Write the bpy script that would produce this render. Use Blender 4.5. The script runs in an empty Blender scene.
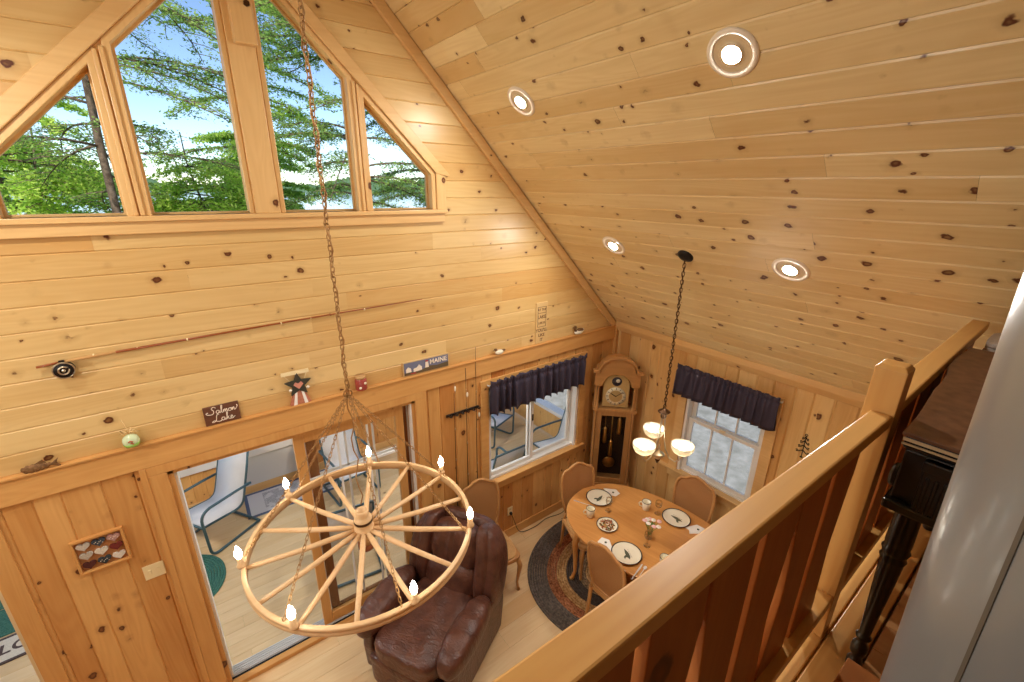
import bpy, bmesh, math, random
import numpy as np
from mathutils import Vector, Matrix
random.seed(7)
RNG = np.random.default_rng(11)
PI = math.pi
SC = bpy.context.scene
COL = SC.collection
BULB,SPOT,PBULB,GLOBE_FILL,SKY,SUNE,EXPO=50,1050,62,200,.225,7,-.12
# ------------------------------------------------------------------ helpers
def lin(r, g, b):
    f = lambda c: (c/255/12.92) if c/255 <= .04045 else ((c/255+.055)/1.055)**2.4
    return (f(r), f(g), f(b), 1)

class MB:
    """collects shapes, linked as ONE mesh object"""
    def __init__(s): s.v=[]; s.f=[]; s.m=[]; s.sm=[]; s.buv=[]; s.tone=[]; s.mi=0; s.has=False
    def add(s, vs, fs, smooth=False, M=None):
        o=len(s.v)
        for p in vs:
            p=Vector(p)
            if M is not None: p=M@p
            s.v.append(tuple(p))
        for f in fs:
            s.f.append(tuple(i+o for i in f)); s.m.append(s.mi); s.sm.append(smooth)
        return s
    def box(s, c, d, rot=None, M=None):
        x,y,z=[k/2 for k in d]
        vs=[Vector((sx*x,sy*y,sz*z)) for sz in(-1,1) for sy in(-1,1) for sx in(-1,1)]
        if rot is not None:
            R=rot if isinstance(rot,Matrix) else Matrix.Rotation(rot,3,'Z')
            vs=[R@p for p in vs]
        vs=[p+Vector(c) for p in vs]
        return s.add(vs,[(0,2,3,1),(4,5,7,6),(0,1,5,4),(2,6,7,3),(0,4,6,2),(1,3,7,5)],M=M)
    def bb(s, a, b, M=None):
        return s.box([(a[i]+b[i])/2 for i in range(3)],[abs(b[i]-a[i]) for i in range(3)],M=M)
    def prism(s, pts, axis, a, b, M=None, smooth=False):
        """pts 2D polygon, extruded along axis from a to b. axis 'x':(y,z) 'y':(x,z) 'z':(x,y)"""
        def P(p,t): return {'x':(t,p[0],p[1]),'y':(p[0],t,p[1]),'z':(p[0],p[1],t)}[axis]
        n=len(pts)
        vs=[P(p,a) for p in pts]+[P(p,b) for p in pts]
        ar=sum(pts[i][0]*pts[(i+1)%n][1]-pts[(i+1)%n][0]*pts[i][1] for i in range(n))
        fs=[tuple(range(n))[::-1],tuple(range(n,2*n))]+[(i,(i+1)%n,n+(i+1)%n,n+i) for i in range(n)]
        flip=(ar<0)^(axis=='y')^(b<a)
        if flip: fs=[f[::-1] for f in fs]
        return s.add(vs,fs,smooth,M)
    def cyl(s, p0, p1, r0, r1=None, n=16, caps=True, smooth=True, M=None):
        r1=r0 if r1 is None else r1
        return s.tube([p0,p1],[r0,r1],n,caps=caps,smooth=smooth,M=M)
    def tube(s, path, r, n=8, closed=False, caps=True, smooth=True, M=None, flat=1.0):
        P=[Vector(p) for p in path]; k=len(P)
        rs=r if isinstance(r,(list,tuple)) else [r]*k
        T=[]
        for i in range(k):
            if closed: t=P[(i+1)%k]-P[i-1]
            else: t=P[min(i+1,k-1)]-P[max(i-1,0)]
            T.append(t.normalized() if t.length>1e-9 else Vector((0,0,1)))
        up=Vector((0,0,1)) if abs(T[0].z)<.9 else Vector((1,0,0))
        nrm=(up-T[0]*up.dot(T[0])).normalized()
        vs=[];fs=[]
        for i in range(k):
            nrm=nrm-T[i]*nrm.dot(T[i])
            nrm=nrm.normalized() if nrm.length>1e-6 else T[i].orthogonal().normalized()
            bi=T[i].cross(nrm)
            for j in range(n):
                a=2*PI*j/n
                vs.append(P[i]+(nrm*math.cos(a)*flat+bi*math.sin(a))*rs[i])
        for i in range(k if closed else k-1):
            i2=(i+1)%k
            for j in range(n):
                j2=(j+1)%n
                fs.append((i*n+j,i*n+j2,i2*n+j2,i2*n+j))
        o0=len(s.f)
        s.add(vs,fs,smooth,M)
        if caps and not closed:
            o=len(s.v)-len(vs)
            s.f.append(tuple(o+j for j in range(n))[::-1]); s.m.append(s.mi); s.sm.append(False)
            s.f.append(tuple(o+(k-1)*n+j for j in range(n))); s.m.append(s.mi); s.sm.append(False)
        return s
    def lathe(s, prof, n=24, M=None, smooth=True, closed=False):
        vs=[];fs=[];k=len(prof)
        for (r,z) in prof:
            for j in range(n):
                a=2*PI*j/n; vs.append((max(r,1e-5)*math.cos(a),max(r,1e-5)*math.sin(a),z))
        for i in range(k-1):
            for j in range(n):
                j2=(j+1)%n; fs.append((i*n+j,i*n+j2,(i+1)*n+j2,(i+1)*n+j))
        return s.add(vs,fs,smooth,M)
    def blob(s, c, d, e=.5, n=10, fn=None, rot=None, M=None):
        """rounded cushion: cube-sphere superellipsoid; d full size, e->0 boxy, 1 ellipsoid"""
        vs=[];fs=[];idx={}
        def vert(p):
            key=tuple(round(q,5) for q in p)
            if key in idx: return idx[key]
            q=Vector(p).normalized(); m=2/e
            L=(abs(q.x)**m+abs(q.y)**m+abs(q.z)**m)**(1/m); q=q/L
            w=Vector((q.x*d[0]/2,q.y*d[1]/2,q.z*d[2]/2))
            if fn: w=Vector(fn(w,q))
            if rot is not None: w=rot@w
            idx[key]=len(vs); vs.append(w+Vector(c)); return idx[key]
        for ax in range(3):
            for sg in (-1,1):
                for i in range(n):
                    for j in range(n):
                        q=[]
                        for (a,b) in((i,j),(i+1,j),(i+1,j+1),(i,j+1)):
                            u=math.tan((a/n*2-1)*PI/4); v=math.tan((b/n*2-1)*PI/4)
                            p=[0,0,0];p[ax]=sg;p[(ax+1)%3]=u;p[(ax+2)%3]=v
                            q.append(vert(p))
                        fs.append(tuple(q) if sg>0 else tuple(q[::-1]))
        return s.add(vs,fs,True,M)
    def build(s, name, mats, parent=None, bevel=0, seg=2, sub=0, kind=None, solid=0):
        me=bpy.data.meshes.new(name)
        me.from_pydata(s.v,[],s.f)
        mats=mats if isinstance(mats,(list,tuple)) else [mats]
        for m in mats: me.materials.append(m)
        me.polygons.foreach_set('material_index',s.m)
        me.polygons.foreach_set('use_smooth',s.sm)
        if s.has:
            a=me.attributes.new('buv','FLOAT_VECTOR','POINT'); a.data.foreach_set('vector',[c for p in s.buv for c in p])
            a=me.attributes.new('tone','FLOAT','POINT'); a.data.foreach_set('value',s.tone)
        me.update()
        o=bpy.data.objects.new(name,me); COL.objects.link(o)
        if parent is not None: o.parent=parent
        if solid:
            m=o.modifiers.new('S','SOLIDIFY'); m.thickness=solid; m.offset=0
        if bevel:
            m=o.modifiers.new('B','BEVEL'); m.width=bevel; m.segments=seg; m.limit_method='ANGLE'; m.angle_limit=math.radians(40)
        if sub:
            m=o.modifiers.new('U','SUBSURF'); m.levels=sub; m.render_levels=sub
        if kind: o['kind']=kind
        return o
def tag(o,label,cat,group=None,kind=None):
    if label: o['label']=label
    if cat: o['category']=cat
    if group: o['group']=group
    if kind: o['kind']=kind
    return o
def thing(name,label,cat,loc=(0,0,0),rotz=0,group=None):
    o=bpy.data.objects.new(name,None); COL.objects.link(o); o.location=loc; o.rotation_euler=(0,0,rotz)
    o.empty_display_size=.1
    return tag(o,label,cat,group)
def dup(root,loc=None,rotz=None,label=None):
    r=root.copy(); COL.objects.link(r)
    if loc is not None: r.location=loc
    if rotz is not None: r.rotation_euler=(0,0,rotz)
    if label: r['label']=label
    for ch in list(root.children):
        c=ch.copy(); COL.objects.link(c); c.parent=r
        for g in list(ch.children):
            d=g.copy(); COL.objects.link(d); d.parent=c
    return r
def struct(o,label=None,cat=None):
    o['kind']='structure'
    if label: o['label']=label
    if cat: o['category']=cat
    return o
# ------------------------------------------------------------------ materials
class NT:
    def __init__(s,name):
        s.mat=bpy.data.materials.new(name); s.mat.use_nodes=True
        s.t=s.mat.node_tree; s.t.nodes.clear()
        s.out=s.t.nodes.new('ShaderNodeOutputMaterial')
        s.b=s.t.nodes.new('ShaderNodeBsdfPrincipled'); s.l(s.b.outputs[0],s.out.inputs[0])
    def n(s,ty,**k):
        n=s.t.nodes.new('ShaderNode'+ty)
        for a,v in k.items(): setattr(n,a,v)
        return n
    def l(s,a,b): s.t.links.new(a,b)
    def math(s,op,a,b=None,c=None,clamp=False):
        n=s.n('Math',operation=op,use_clamp=clamp)
        for i,x in enumerate((a,b,c)):
            if x is None: continue
            if isinstance(x,(int,float)): n.inputs[i].default_value=x
            else: s.l(x,n.inputs[i])
        return n.outputs[0]
    def mix(s,f,a,b,mode='MIX'):
        n=s.n('Mix',data_type='RGBA',blend_type=mode)
        for i,x in ((0,f),(6,a),(7,b)):
            if isinstance(x,(int,float)): n.inputs[i].default_value=x
            elif isinstance(x,tuple): n.inputs[i].default_value=x
            else: s.l(x,n.inputs[i])
        return n.outputs[2]
    def ramp(s,f,stops):
        n=s.n('ValToRGB'); e=n.color_ramp.elements
        while len(e)<len(stops): e.new(.5)
        for el,(p,c) in zip(e,stops): el.position=p; el.color=c
        s.l(f,n.inputs[0]); return n.outputs[0]
    def mrange(s,x,a,b,c=0,d=1):
        n=s.n('MapRange'); n.interpolation_type='SMOOTHSTEP'
        s.l(x,n.inputs[0])
        for i,v in enumerate((a,b,c,d)): n.inputs[i+1].default_value=v
        return n.outputs[0]
    def noise(s,v,scale,detail=2,dist=0,rough=.5,w='Fac'):
        n=s.n('TexNoise'); n.inputs['Scale'].default_value=scale; n.inputs['Detail'].default_value=detail
        n.inputs['Distortion'].default_value=dist; n.inputs['Roughness'].default_value=rough
        if v is not None: s.l(v,n.inputs['Vector'])
        return n.outputs[w]
    def vmul(s,v,k):
        n=s.n('VectorMath',operation='MULTIPLY'); s.l(v,n.inputs[0]); n.inputs[1].default_value=k; return n.outputs[0]
    def vadd(s,a,b):
        n=s.n('VectorMath',operation='ADD'); s.l(a,n.inputs[0])
        if isinstance(b,tuple): n.inputs[1].default_value=b
        else: s.l(b,n.inputs[1])
        return n.outputs[0]
    def obj(s): return s.n('TexCoord').outputs['Object']
    def bump(s,h,strength=.3,dist=.01):
        n=s.n('Bump'); n.inputs['Strength'].default_value=strength; n.inputs['Distance'].default_value=dist
        s.l(h,n.inputs['Height']); s.l(n.outputs[0],s.b.inputs['Normal'])
    def set(s,**k):
        for a,v in k.items():
            inp=s.b.inputs[a.replace('_',' ')]
            if isinstance(v,(int,float,tuple)): inp.default_value=v
            else: s.l(v,inp)
        return s
def plain(name,c,rough=.5,metal=0,spec=.5,emit=0,ecol=None,trans=0,alpha=1,ior=1.45,coat=0):
    m=NT(name); m.set(Base_Color=c,Roughness=rough,Metallic=metal,IOR=ior)
    m.b.inputs['Specular IOR Level'].default_value=spec
    if emit: m.set(Emission_Color=ecol or c,Emission_Strength=emit)
    if trans: m.set(Transmission_Weight=trans)
    if coat: m.set(Coat_Weight=coat,Coat_Roughness=.15)
    return m.mat
def wood(name,cl,cd,ck,mode='buv',rough=.38,knots=True,tv=.5,red=None,kscale=5.0,ksize=1.0,grain=1.0,spec=.4):
    m=NT(name)
    if mode=='buv':
        v=m.n('Attribute',attribute_name='buv').outputs['Vector']
        tone=m.n('Attribute',attribute_name='tone').outputs['Fac']
    else:
        sx=m.n('SeparateXYZ'); m.l(m.obj(),sx.inputs[0]); cx=m.n('CombineXYZ')
        o={'X':(0,1,2),'Y':(1,0,2),'Z':(2,0,1)}[mode]
        for i in range(3): m.l(sx.outputs[o[i]],cx.inputs[i])
        v=cx.outputs[0]
        rnd=m.n('ObjectInfo').outputs['Random']
        v=m.vadd(v,m.vmul(rnd,(7.3,3.1,5.7)))
        tone=rnd
    fine=m.noise(m.vmul(v,(1.6,60,60)),1,3)
    wob=m.noise(m.vmul(v,(.55,5.5,5.5)),1,2,.6)
    band=m.math('MULTIPLY_ADD',m.math('SINE',m.math('MULTIPLY',wob,70.0)),.5,.5)
    broad=m.noise(m.vmul(v,(.9,9,9)),1,2)
    f=m.math('ADD',m.math('MULTIPLY',fine,.30*grain),m.math('ADD',m.math('MULTIPLY',band,.11*grain),m.math('MULTIPLY',broad,.5)))
    f=m.math('ADD',f,m.math('MULTIPLY',m.math('SUBTRACT',tone,.5),tv),clamp=True)
    col=m.ramp(f,[(.12,cl),(.85,cd)])
    if red is not None:
        hue=m.noise(m.vmul(v,(.35,3,3)),1,1)
        rr=m.mrange(m.math('ADD',m.math('MULTIPLY',tone,.6),m.math('MULTIPLY',hue,.5)),.55,.95)
        col=m.mix(m.math('MULTIPLY',rr,.75),col,red)
    h=fine
    if knots:
        wv=m.n('TexNoise'); wv.inputs['Scale'].default_value=30; m.l(v,wv.inputs['Vector'])
        off=m.n('VectorMath',operation='SCALE'); m.l(wv.outputs['Color'],off.inputs[0]); off.inputs['Scale'].default_value=.028
        vv=m.vadd(v,off.outputs[0])
        vo=m.n('TexVoronoi',feature='F1'); vo.inputs['Scale'].default_value=kscale; m.l(m.vmul(vv,(.8,1.0,1.0)),vo.inputs['Vector'])
        d=vo.outputs['Distance']
        sz=m.n('SeparateXYZ'); m.l(vo.outputs['Color'],sz.inputs[0])
        on=m.math('GREATER_THAN',sz.outputs[0],.42)
        d=m.math('DIVIDE',d,m.math('MULTIPLY_ADD',m.math('POWER',sz.outputs[1],1.6),.95*ksize,.36*ksize))
        halo=m.math('MULTIPLY',m.mrange(d,.22,.07),on)
        core=m.math('MULTIPLY',m.mrange(d,.105,.075),on)
        inn=m.math('MULTIPLY',m.mrange(d,.07,.02),on)
        mid=tuple((a*.6+b*.4) for a,b in zip(cd,ck))
        col=m.mix(m.math('MULTIPLY',halo,.38),col,mid)
        col=m.mix(core,col,ck)
        col=m.mix(m.math('MULTIPLY',inn,.5),col,mid)
    m.set(Base_Color=col,Roughness=rough); m.b.inputs['Specular IOR Level'].default_value=spec
    m.bump(h,.08,.002)
    return m.mat
KN=lin(88,42,20)
M={}
M['pine_ceiling']=wood('pine_ceiling',lin(234,214,164),lin(206,176,120),KN,red=lin(208,172,114),tv=.45,rough=.3,kscale=11,ksize=2.1)
M['pine_upper']=wood('pine_upper',lin(222,190,130),lin(196,152,88),KN,red=lin(200,146,82),tv=.65,rough=.36,kscale=10,ksize=1.85)
M['pine_lower']=wood('pine_lower',lin(226,176,108),lin(190,128,64),KN,red=lin(180,104,46),tv=.75,rough=.38,kscale=10,ksize=2.05)
M['pine_eave']=wood('pine_eave',lin(232,196,134),lin(202,154,90),KN,red=lin(196,138,74),tv=.6,rough=.38,kscale=9.5,ksize=1.95)
M['pine_floor']=wood('pine_floor',lin(238,212,166),lin(216,178,126),KN,red=lin(216,172,116),tv=.5,rough=.32,kscale=4.6,ksize=1.3)
M['porch_floor']=wood('porch_floor',lin(226,202,160),lin(202,170,122),lin(120,84,50),tv=.35,rough=.45,kscale=3.0)
M['loft_floor']=wood('loft_floor',lin(208,158,104),lin(172,116,70),KN,red=lin(168,112,72),tv=.7,rough=.35,kscale=2.5)
for ax in 'XYZ':
    M['trim'+ax]=wood('trim_pine_'+ax,lin(228,190,130),lin(204,158,98),KN,mode=ax,tv=.15,rough=.36,kscale=4)
    M['trimlow'+ax]=wood('trim_low_'+ax,lin(224,174,106),lin(196,136,72),KN,mode=ax,tv=.25,rough=.36,kscale=4)
    M['rail'+ax]=wood('rail_pine_'+ax,lin(220,172,102),lin(194,136,70),KN,mode=ax,tv=.25,rough=.34,kscale=6,ksize=.8)
    M['dark_rail'+ax]=wood('rail_board_'+ax,lin(192,122,62),lin(158,88,38),lin(90,44,20),mode=ax,tv=.25,rough=.42,kscale=3.0)  # balusters are the same pine as the rail; loft-side shade painted in darker
    M['oak'+ax]=wood('oak_'+ax,lin(222,164,96),lin(192,130,68),KN,mode=ax,tv=.2,rough=.28,knots=False)
    M['light_oak'+ax]=wood('light_oak_'+ax,lin(208,158,98),lin(178,124,70),KN,mode=ax,tv=.2,rough=.3,knots=False)
    M['clockwood'+ax]=wood('clock_wood_'+ax,lin(190,140,84),lin(150,102,56),KN,mode=ax,tv=.2,rough=.3,knots=False)
    M['wheel'+ax]=wood('wheel_wood_'+ax,lin(232,198,150),lin(204,162,114),lin(110,70,40),mode=ax,tv=.3,rough=.42,kscale=6,ksize=.6)
M['white_vinyl']=plain('white_vinyl',lin(232,230,224),.35)
M['white_paint']=plain('white_paint',lin(225,224,222),.5)
M['grey_panel']=plain('grey_panel',lin(205,206,208),.5)
M['black']=plain('black_lacquer',lin(30,27,25),.28,coat=.3)
M['black_iron']=plain('black_iron',lin(34,30,28),.45,.6)
M['bronze']=plain('bronze',lin(84,58,36),.4,.8)
M['brass']=plain('brass',lin(190,150,84),.3,.95)
M['chain_tan']=plain('chain_tan',lin(172,130,78),.45,.4)
M['nickel']=plain('nickel',lin(200,186,160),.28,.9)
M['steel']=plain('steel',lin(222,222,220),.3,.1)
M['cream']=plain('cream_plastic',lin(236,218,170),.4)
M['teal']=plain('teal_metal',lin(70,98,108),.4,.2)
M['ceramic']=plain('ceramic',lin(240,232,208),.2)
M['rimblack']=plain('dark_rim',lin(44,40,36),.3)
M['motif']=plain('green_motif',lin(84,88,66),.5)
M['napkin']=plain('napkin_cloth',lin(240,236,228),.8)
M['black_plastic']=plain('black_plastic',lin(26,26,26),.4)
M['fixture_white']=plain('fixture_white',lin(236,226,208),.35)
def glass(name,tint=(1,1,1,1),gl=.08):
    m=NT(name); t=m.n('BsdfTransparent'); t.inputs[0].default_value=tint
    g=m.n('BsdfGlossy'); g.inputs['Roughness'].default_value=.02
    fr=m.n('LayerWeight'); fr.inputs[0].default_value=.18
    mx=m.n('MixShader'); m.l(m.math('MULTIPLY_ADD',fr.outputs['Fresnel'],.55,.0),mx.inputs[0])
    m.l(t.outputs[0],mx.inputs[1]); m.l(g.outputs[0],mx.inputs[2]); m.l(mx.outputs[0],m.out.inputs[0])
    return m.mat
M['pane']=glass('window_glass')
M['goblet']=glass('goblet_glass',(.97,.97,.95,1))
def bulbmat(name,c,s):
    m=NT(name); m.set(Base_Color=(1,1,1,1),Emission_Color=c,Emission_Strength=s); return m.mat
M['bulb']=bulbmat('flame_bulb_glow',(1,.95,.84,1),BULB)
M['spot']=bulbmat('downlight_glow',(1,.99,.95,1),SPOT)
M['globe']=bulbmat('fill_globe_glow',(1,.96,.90,1),GLOBE_FILL)
M['pbulb']=bulbmat('pendant_bulb_glow',(1,.97,.88,1),PBULB)
def shade_mat():
    m=NT('frosted_shade_glass'); m.set(Base_Color=lin(252,246,228),Roughness=.4,Transmission_Weight=0.0)
    tr=m.n('BsdfTranslucent'); tr.inputs[0].default_value=lin(255,248,230)
    mx=m.n('MixShader'); mx.inputs[0].default_value=.6
    m.l(m.b.outputs[0],mx.inputs[1]); m.l(tr.outputs[0],mx.inputs[2]); m.l(mx.outputs[0],m.out.inputs[0]); return m.mat
M['shade']=shade_mat()
def leather():
    m=NT('brown_leather'); o=m.obj()
    n1=m.noise(o,9,3,.4); n2=m.noise(m.vmul(o,(1,2.2,1)),14,4,1.2); n3=m.noise(o,160,2)
    col=m.ramp(n1,[(.3,lin(74,42,32)),(.75,lin(104,64,48))])
    m.set(Base_Color=col,Roughness=.36); m.b.inputs['Specular IOR Level'].default_value=.55
    h=m.math('ADD',m.math('MULTIPLY',n2,.9),m.math('MULTIPLY',n3,.06)); m.bump(h,.5,.022); return m.mat
M['leather']=leather()
def fabric(name,c1,c2,scale=40,rough=.85,bump=.3):
    m=NT(name); o=m.obj(); n=m.noise(o,scale,3)
    m.set(Base_Color=m.ramp(n,[(.3,c1),(.7,c2)]),Roughness=rough); m.b.inputs['Specular IOR Level'].default_value=.2
    m.bump(n,bump,.004); return m.mat
M['valance']=fabric('navy_cotton',lin(64,58,72),lin(74,67,82),160,.55,.1)
M['sling']=fabric('sling_mesh',lin(206,208,210),lin(222,222,222),200,.7,.1)
M['green_rug']=fabric('green_braid',lin(48,96,84),lin(82,128,112),70,.95,.6)
M['grass']=fabric('grass_ground',lin(70,100,46),lin(120,148,76),3,1,.2)
M['gravel']=fabric('gravel_ground',lin(118,118,112),lin(150,150,146),5,1,.3)
M['bark']=fabric('bark',lin(74,60,48),lin(120,104,88),18,.95,.9)
M['mat_fabric']=fabric('doormat_fabric',lin(196,188,170),lin(214,206,188),90,.95,.4)
M['blanket']=fabric('striped_wool',lin(190,180,172),lin(214,206,200),60,.95,.4)
M['blanket_dark']=fabric('dark_wool',lin(70,58,56),lin(96,80,76),60,.95,.4)
def cane():
    m=NT('woven_cane'); o=m.obj(); w=[]
    for d in ('X','Z'):
        t=m.n('TexWave',bands_direction=d); t.inputs['Scale'].default_value=34; m.l(o,t.inputs['Vector']); w.append(t.outputs['Fac'])
    f=m.math('MULTIPLY',w[0],w[1])
    m.set(Base_Color=m.ramp(f,[(.1,lin(150,100,56)),(.6,lin(206,156,98))]),Roughness=.6); m.bump(f,.4,.003); return m.mat
M['cane']=cane()
def leafmat(name,c1,c2):
    m=NT(name); r=m.n('Attribute',attribute_name='tone').outputs['Fac']
    c=m.ramp(r,[(0,c1),(1,c2)])
    m.set(Base_Color=c,Roughness=.5); m.b.inputs['Specular IOR Level'].default_value=.25
    tr=m.n('BsdfTranslucent'); m.l(c,tr.inputs[0])
    mx=m.n('MixShader'); mx.inputs[0].default_value=.55
    m.l(m.b.outputs[0],mx.inputs[1]); m.l(tr.outputs[0],mx.inputs[2]); m.l(mx.outputs[0],m.out.inputs[0]); return m.mat
M['leaf_dark']=leafmat('hemlock_leaf',lin(96,136,64),lin(178,206,112))
M['leaf_mid']=leafmat('maple_leaf',lin(110,158,54),lin(196,224,104))
M['leaf_bright']=leafmat('bright_leaf',lin(146,192,62),lin(222,240,124))
M['leaf_far']=leafmat('far_shore_leaf',lin(120,150,112),lin(158,182,140))
def water():
    m=NT('lake_water'); n=m.noise(m.obj(),.8,3); m.set(Base_Color=lin(170,190,206),Roughness=.12); m.bump(n,.1,.1); return m.mat
M['water']=water()
def pipe_mat():
    m=NT('painted_metal'); n=m.noise(m.vmul(m.obj(),(3,3,1.2)),3,3)
    m.set(Base_Color=m.ramp(n,[(.3,lin(126,127,125)),(.7,lin(136,137,134))]),Metallic=.3,Roughness=m.mrange(n,.3,.7,.27,.33),Coat_Weight=.35,Coat_Roughness=.12); m.b.inputs['Specular IOR Level'].default_value=.6
    m.bump(n,.02,.01); return m.mat
M['pipe']=pipe_mat()

def print_mat():
    m=NT('printed_map'); o=m.obj()
    b=m.n('TexBrick'); b.inputs['Scale'].default_value=14; b.inputs['Mortar Size'].default_value=.05; b.inputs['Bias'].default_value=.1
    m.l(m.vadd(m.vmul(o,(1.6,1.2,1)),(.13,.07,0)),b.inputs['Vector'])
    for k,c in (('Color1',lin(84,90,104)),('Color2',lin(150,152,158)),('Mortar',lin(204,205,206))): b.inputs[k].default_value=c
    sx=m.n('SeparateXYZ'); m.l(o,sx.inputs[0])
    inside=m.math('MULTIPLY',m.math('GREATER_THAN',sx.outputs[0],-.36),m.math('LESS_THAN',m.math('ABSOLUTE',sx.outputs[1]),.19))
    n=m.math('GREATER_THAN',m.noise(o,9,2),.46)
    m.set(Base_Color=m.mix(m.math('MULTIPLY',inside,n),lin(204,205,206),b.outputs[0]),Roughness=.8); return m.mat
# ------------------------------------------------------------------ room numbers (metres)
YG=3.4; XE=4.2; XR=.535; XW=2*XR-XE; ZT=2.385; CS=XE+ZT; ZRIDGE=CS-XR; YB=-3.6
HC=3.96; ZR=3.355; ZL=2.485
def clip(poly,n,d):
    """keep n.p<=d"""
    out=[];k=len(poly)
    for i in range(k):
        a,b=poly[i],poly[(i+1)%k]
        da=n[0]*a[0]+n[1]*a[1]-d; db=n[0]*b[0]+n[1]*b[1]-d
        if da<=1e-9: out.append(a)
        if (da<-1e-9 and db>1e-9) or (da>1e-9 and db<-1e-9):
            t=da/(da-db); out.append((a[0]+(b[0]-a[0])*t,a[1]+(b[1]-a[1])*t))
    return out
def area(p): return .5*sum(p[i][0]*p[(i+1)%len(p)][1]-p[(i+1)%len(p)][0]*p[i][1] for i in range(len(p)))
def subtract(pieces,hole):
    if area(hole)<0: hole=hole[::-1]
    out=[]
    for pc in pieces:
        rest=pc
        for i in range(len(hole)):
            a,b=hole[i],hole[(i+1)%len(hole)]
            n=(b[1]-a[1],-(b[0]-a[0])); d=n[0]*a[0]+n[1]*a[1]
            o=clip(rest,(-n[0],-n[1]),-d)
            if len(o)>2 and abs(area(o))>1e-6: out.append(o)
            rest=clip(rest,n,d)
            if len(rest)<3: break
    return out
def boards(mb,pieces,P,w,g=.008,gd=.006,off=0,joints=None,seed=1,wvar=0):
    R=random.Random(seed)
    bs=[p[1] for q in pieces for p in q]; as_=[p[0] for q in pieces for p in q]
    b=min(bs)-off; bmax=max(bs); amin,amax=min(as_),max(as_)
    mb.has=True
    while b<bmax:
        wk=w*(1+R.uniform(-wvar,wvar))
        cuts=[amin-1]
        if joints:
            a=amin-R.uniform(0,joints[1])
            while a<amax:
                a+=R.uniform(*joints); cuts.append(a)
        cuts.append(amax+1)
        for a0,a1 in zip(cuts[:-1],cuts[1:]):
            tone=min(1,max(0,R.gauss(.5,.22))); ru=R.uniform(0,50); rz=R.uniform(0,80)
            for (s0,s1,d0,d1) in ((b,b+g,gd,0),(b+g,b+wk-g,0,0),(b+wk-g,b+wk,0,gd)):
                for pc in pieces:
                    q=clip(clip(clip(clip(pc,(0,1),s1),(0,-1),-s0),(1,0),a1-.0008),(-1,0),-a0)
                    if len(q)<3 or abs(area(q))<1e-7: continue
                    vs=[P(p[0],p[1],d0+(d1-d0)*(p[1]-s0)/(s1-s0)) for p in q]
                    mb.add(vs,[tuple(range(len(q)))])
                    mb.buv+= [(p[0]+ru,p[1]-b,rz) for p in q]; mb.tone+=[tone]*len(q)
        b+=wk
    return mb
rect=lambda a0,b0,a1,b1:[(a0,b0),(a1,b0),(a1,b1),(a0,b1)]
# gable window group: glass rake line x+z=RK right of the ridge, mirrored left
RK=5.79; RC=5.95
def mir(x): return 2*XR-x
hole_win=[(mir(1.785),3.74),(1.785,3.74),(1.785,5.86-1.785),(XR,5.86-XR),(mir(1.785),5.86-1.785)]
D1=(-.33,1.47,2.135); D2=(-2.12,-1.21,2.10)
W5=(2.27,3.60,.87,2.03)       # slider window in the gable wall
W6=(1.50,2.335,.87,2.06)       # window in the eave wall (y0,y1,z0,z1)
# ---- gable wall: upper horizontal boards, lower vertical boards
PG=lambda a,b,d:(a,YG+d,b)
up=subtract([[(XW,ZT),(XE,ZT),(XR,ZRIDGE)]],hole_win)
wall_up=boards(MB(),up,PG,.137,.006,.006,off=.02,joints=(1.6,3.4),seed=3).build('wall_gable_upper',M['pine_upper'])
struct(wall_up,'horizontal knotty pine board wall around the big angled windows','wall')
PV=lambda a,b,d:(b,YG+d,a)      # a = z along the board, b = x across
lo=[[(0,XW),(ZT,XW),(ZT,XE),(0,XE)]]
for (x0,x1,z1) in (D1,D2): lo=subtract(lo,[(-.1,x0),(z1,x0),(z1,x1),(-.1,x1)])
lo=subtract(lo,[(W5[2],W5[0]),(W5[3],W5[0]),(W5[3],W5[1]),(W5[2],W5[1])])
wall_lo=boards(MB(),lo,PV,.15,.008,.007,seed=9,wvar=.22).build('wall_gable_lower',M['pine_lower'])
struct(wall_lo,'vertical orange pine board wall under the ledge','wall')
# outer skin of the gable wall (porch side)
sk=subtract([[(XW,-.3),(XE,-.3),(XE,ZT),(XR,ZRIDGE),(XW,ZT)]],hole_win)
for (x0,x1,z1) in (D1,D2): sk=subtract(sk,rect(x0,-.05,x1,z1))
sk=subtract(sk,rect(W5[0],W5[2],W5[1],W5[3]))
struct(boards(MB(),sk,lambda a,b,d:(a,YG+.15-d,b),.15,.005,.008,seed=5).build('wall_gable_outer',M['pine_eave']),'outer face of the gable wall','wall')
# ---- eave wall, left wall, back wall
PE=lambda a,b,d:(XE+d,b,a)
ev=subtract([[(0,YB),(ZT,YB),(ZT,YG),(0,YG)]],[(W6[2],W6[0]),(W6[3],W6[0]),(W6[3],W6[1]),(W6[2],W6[1])])
struct(boards(MB(),ev,PE,.15,.013,.011,seed=21,wvar=.2).build('wall_right',M['pine_eave']),'vertical pine board wall with the small dining window','wall')
sk=subtract([rect(YB,-.8,YG+.15,ZT+.05)],rect(W6[0],W6[2],W6[1],W6[3]))
struct(boards(MB(),sk,lambda a,b,d:(XE+.15-d,a,b),.15,.005,.008,seed=6).build('wall_right_outer',M['pine_eave']),'outer face of the right wall','wall')
struct(boards(MB(),[[(0,YB),(ZT,YB),(ZT,YG),(0,YG)]],lambda a,b,d:(XW-d,b,a),.165,.006,.006,seed=22,wvar=.2).build('wall_left',M['pine_eave']),'vertical pine board wall on the far left side','wall')
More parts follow.
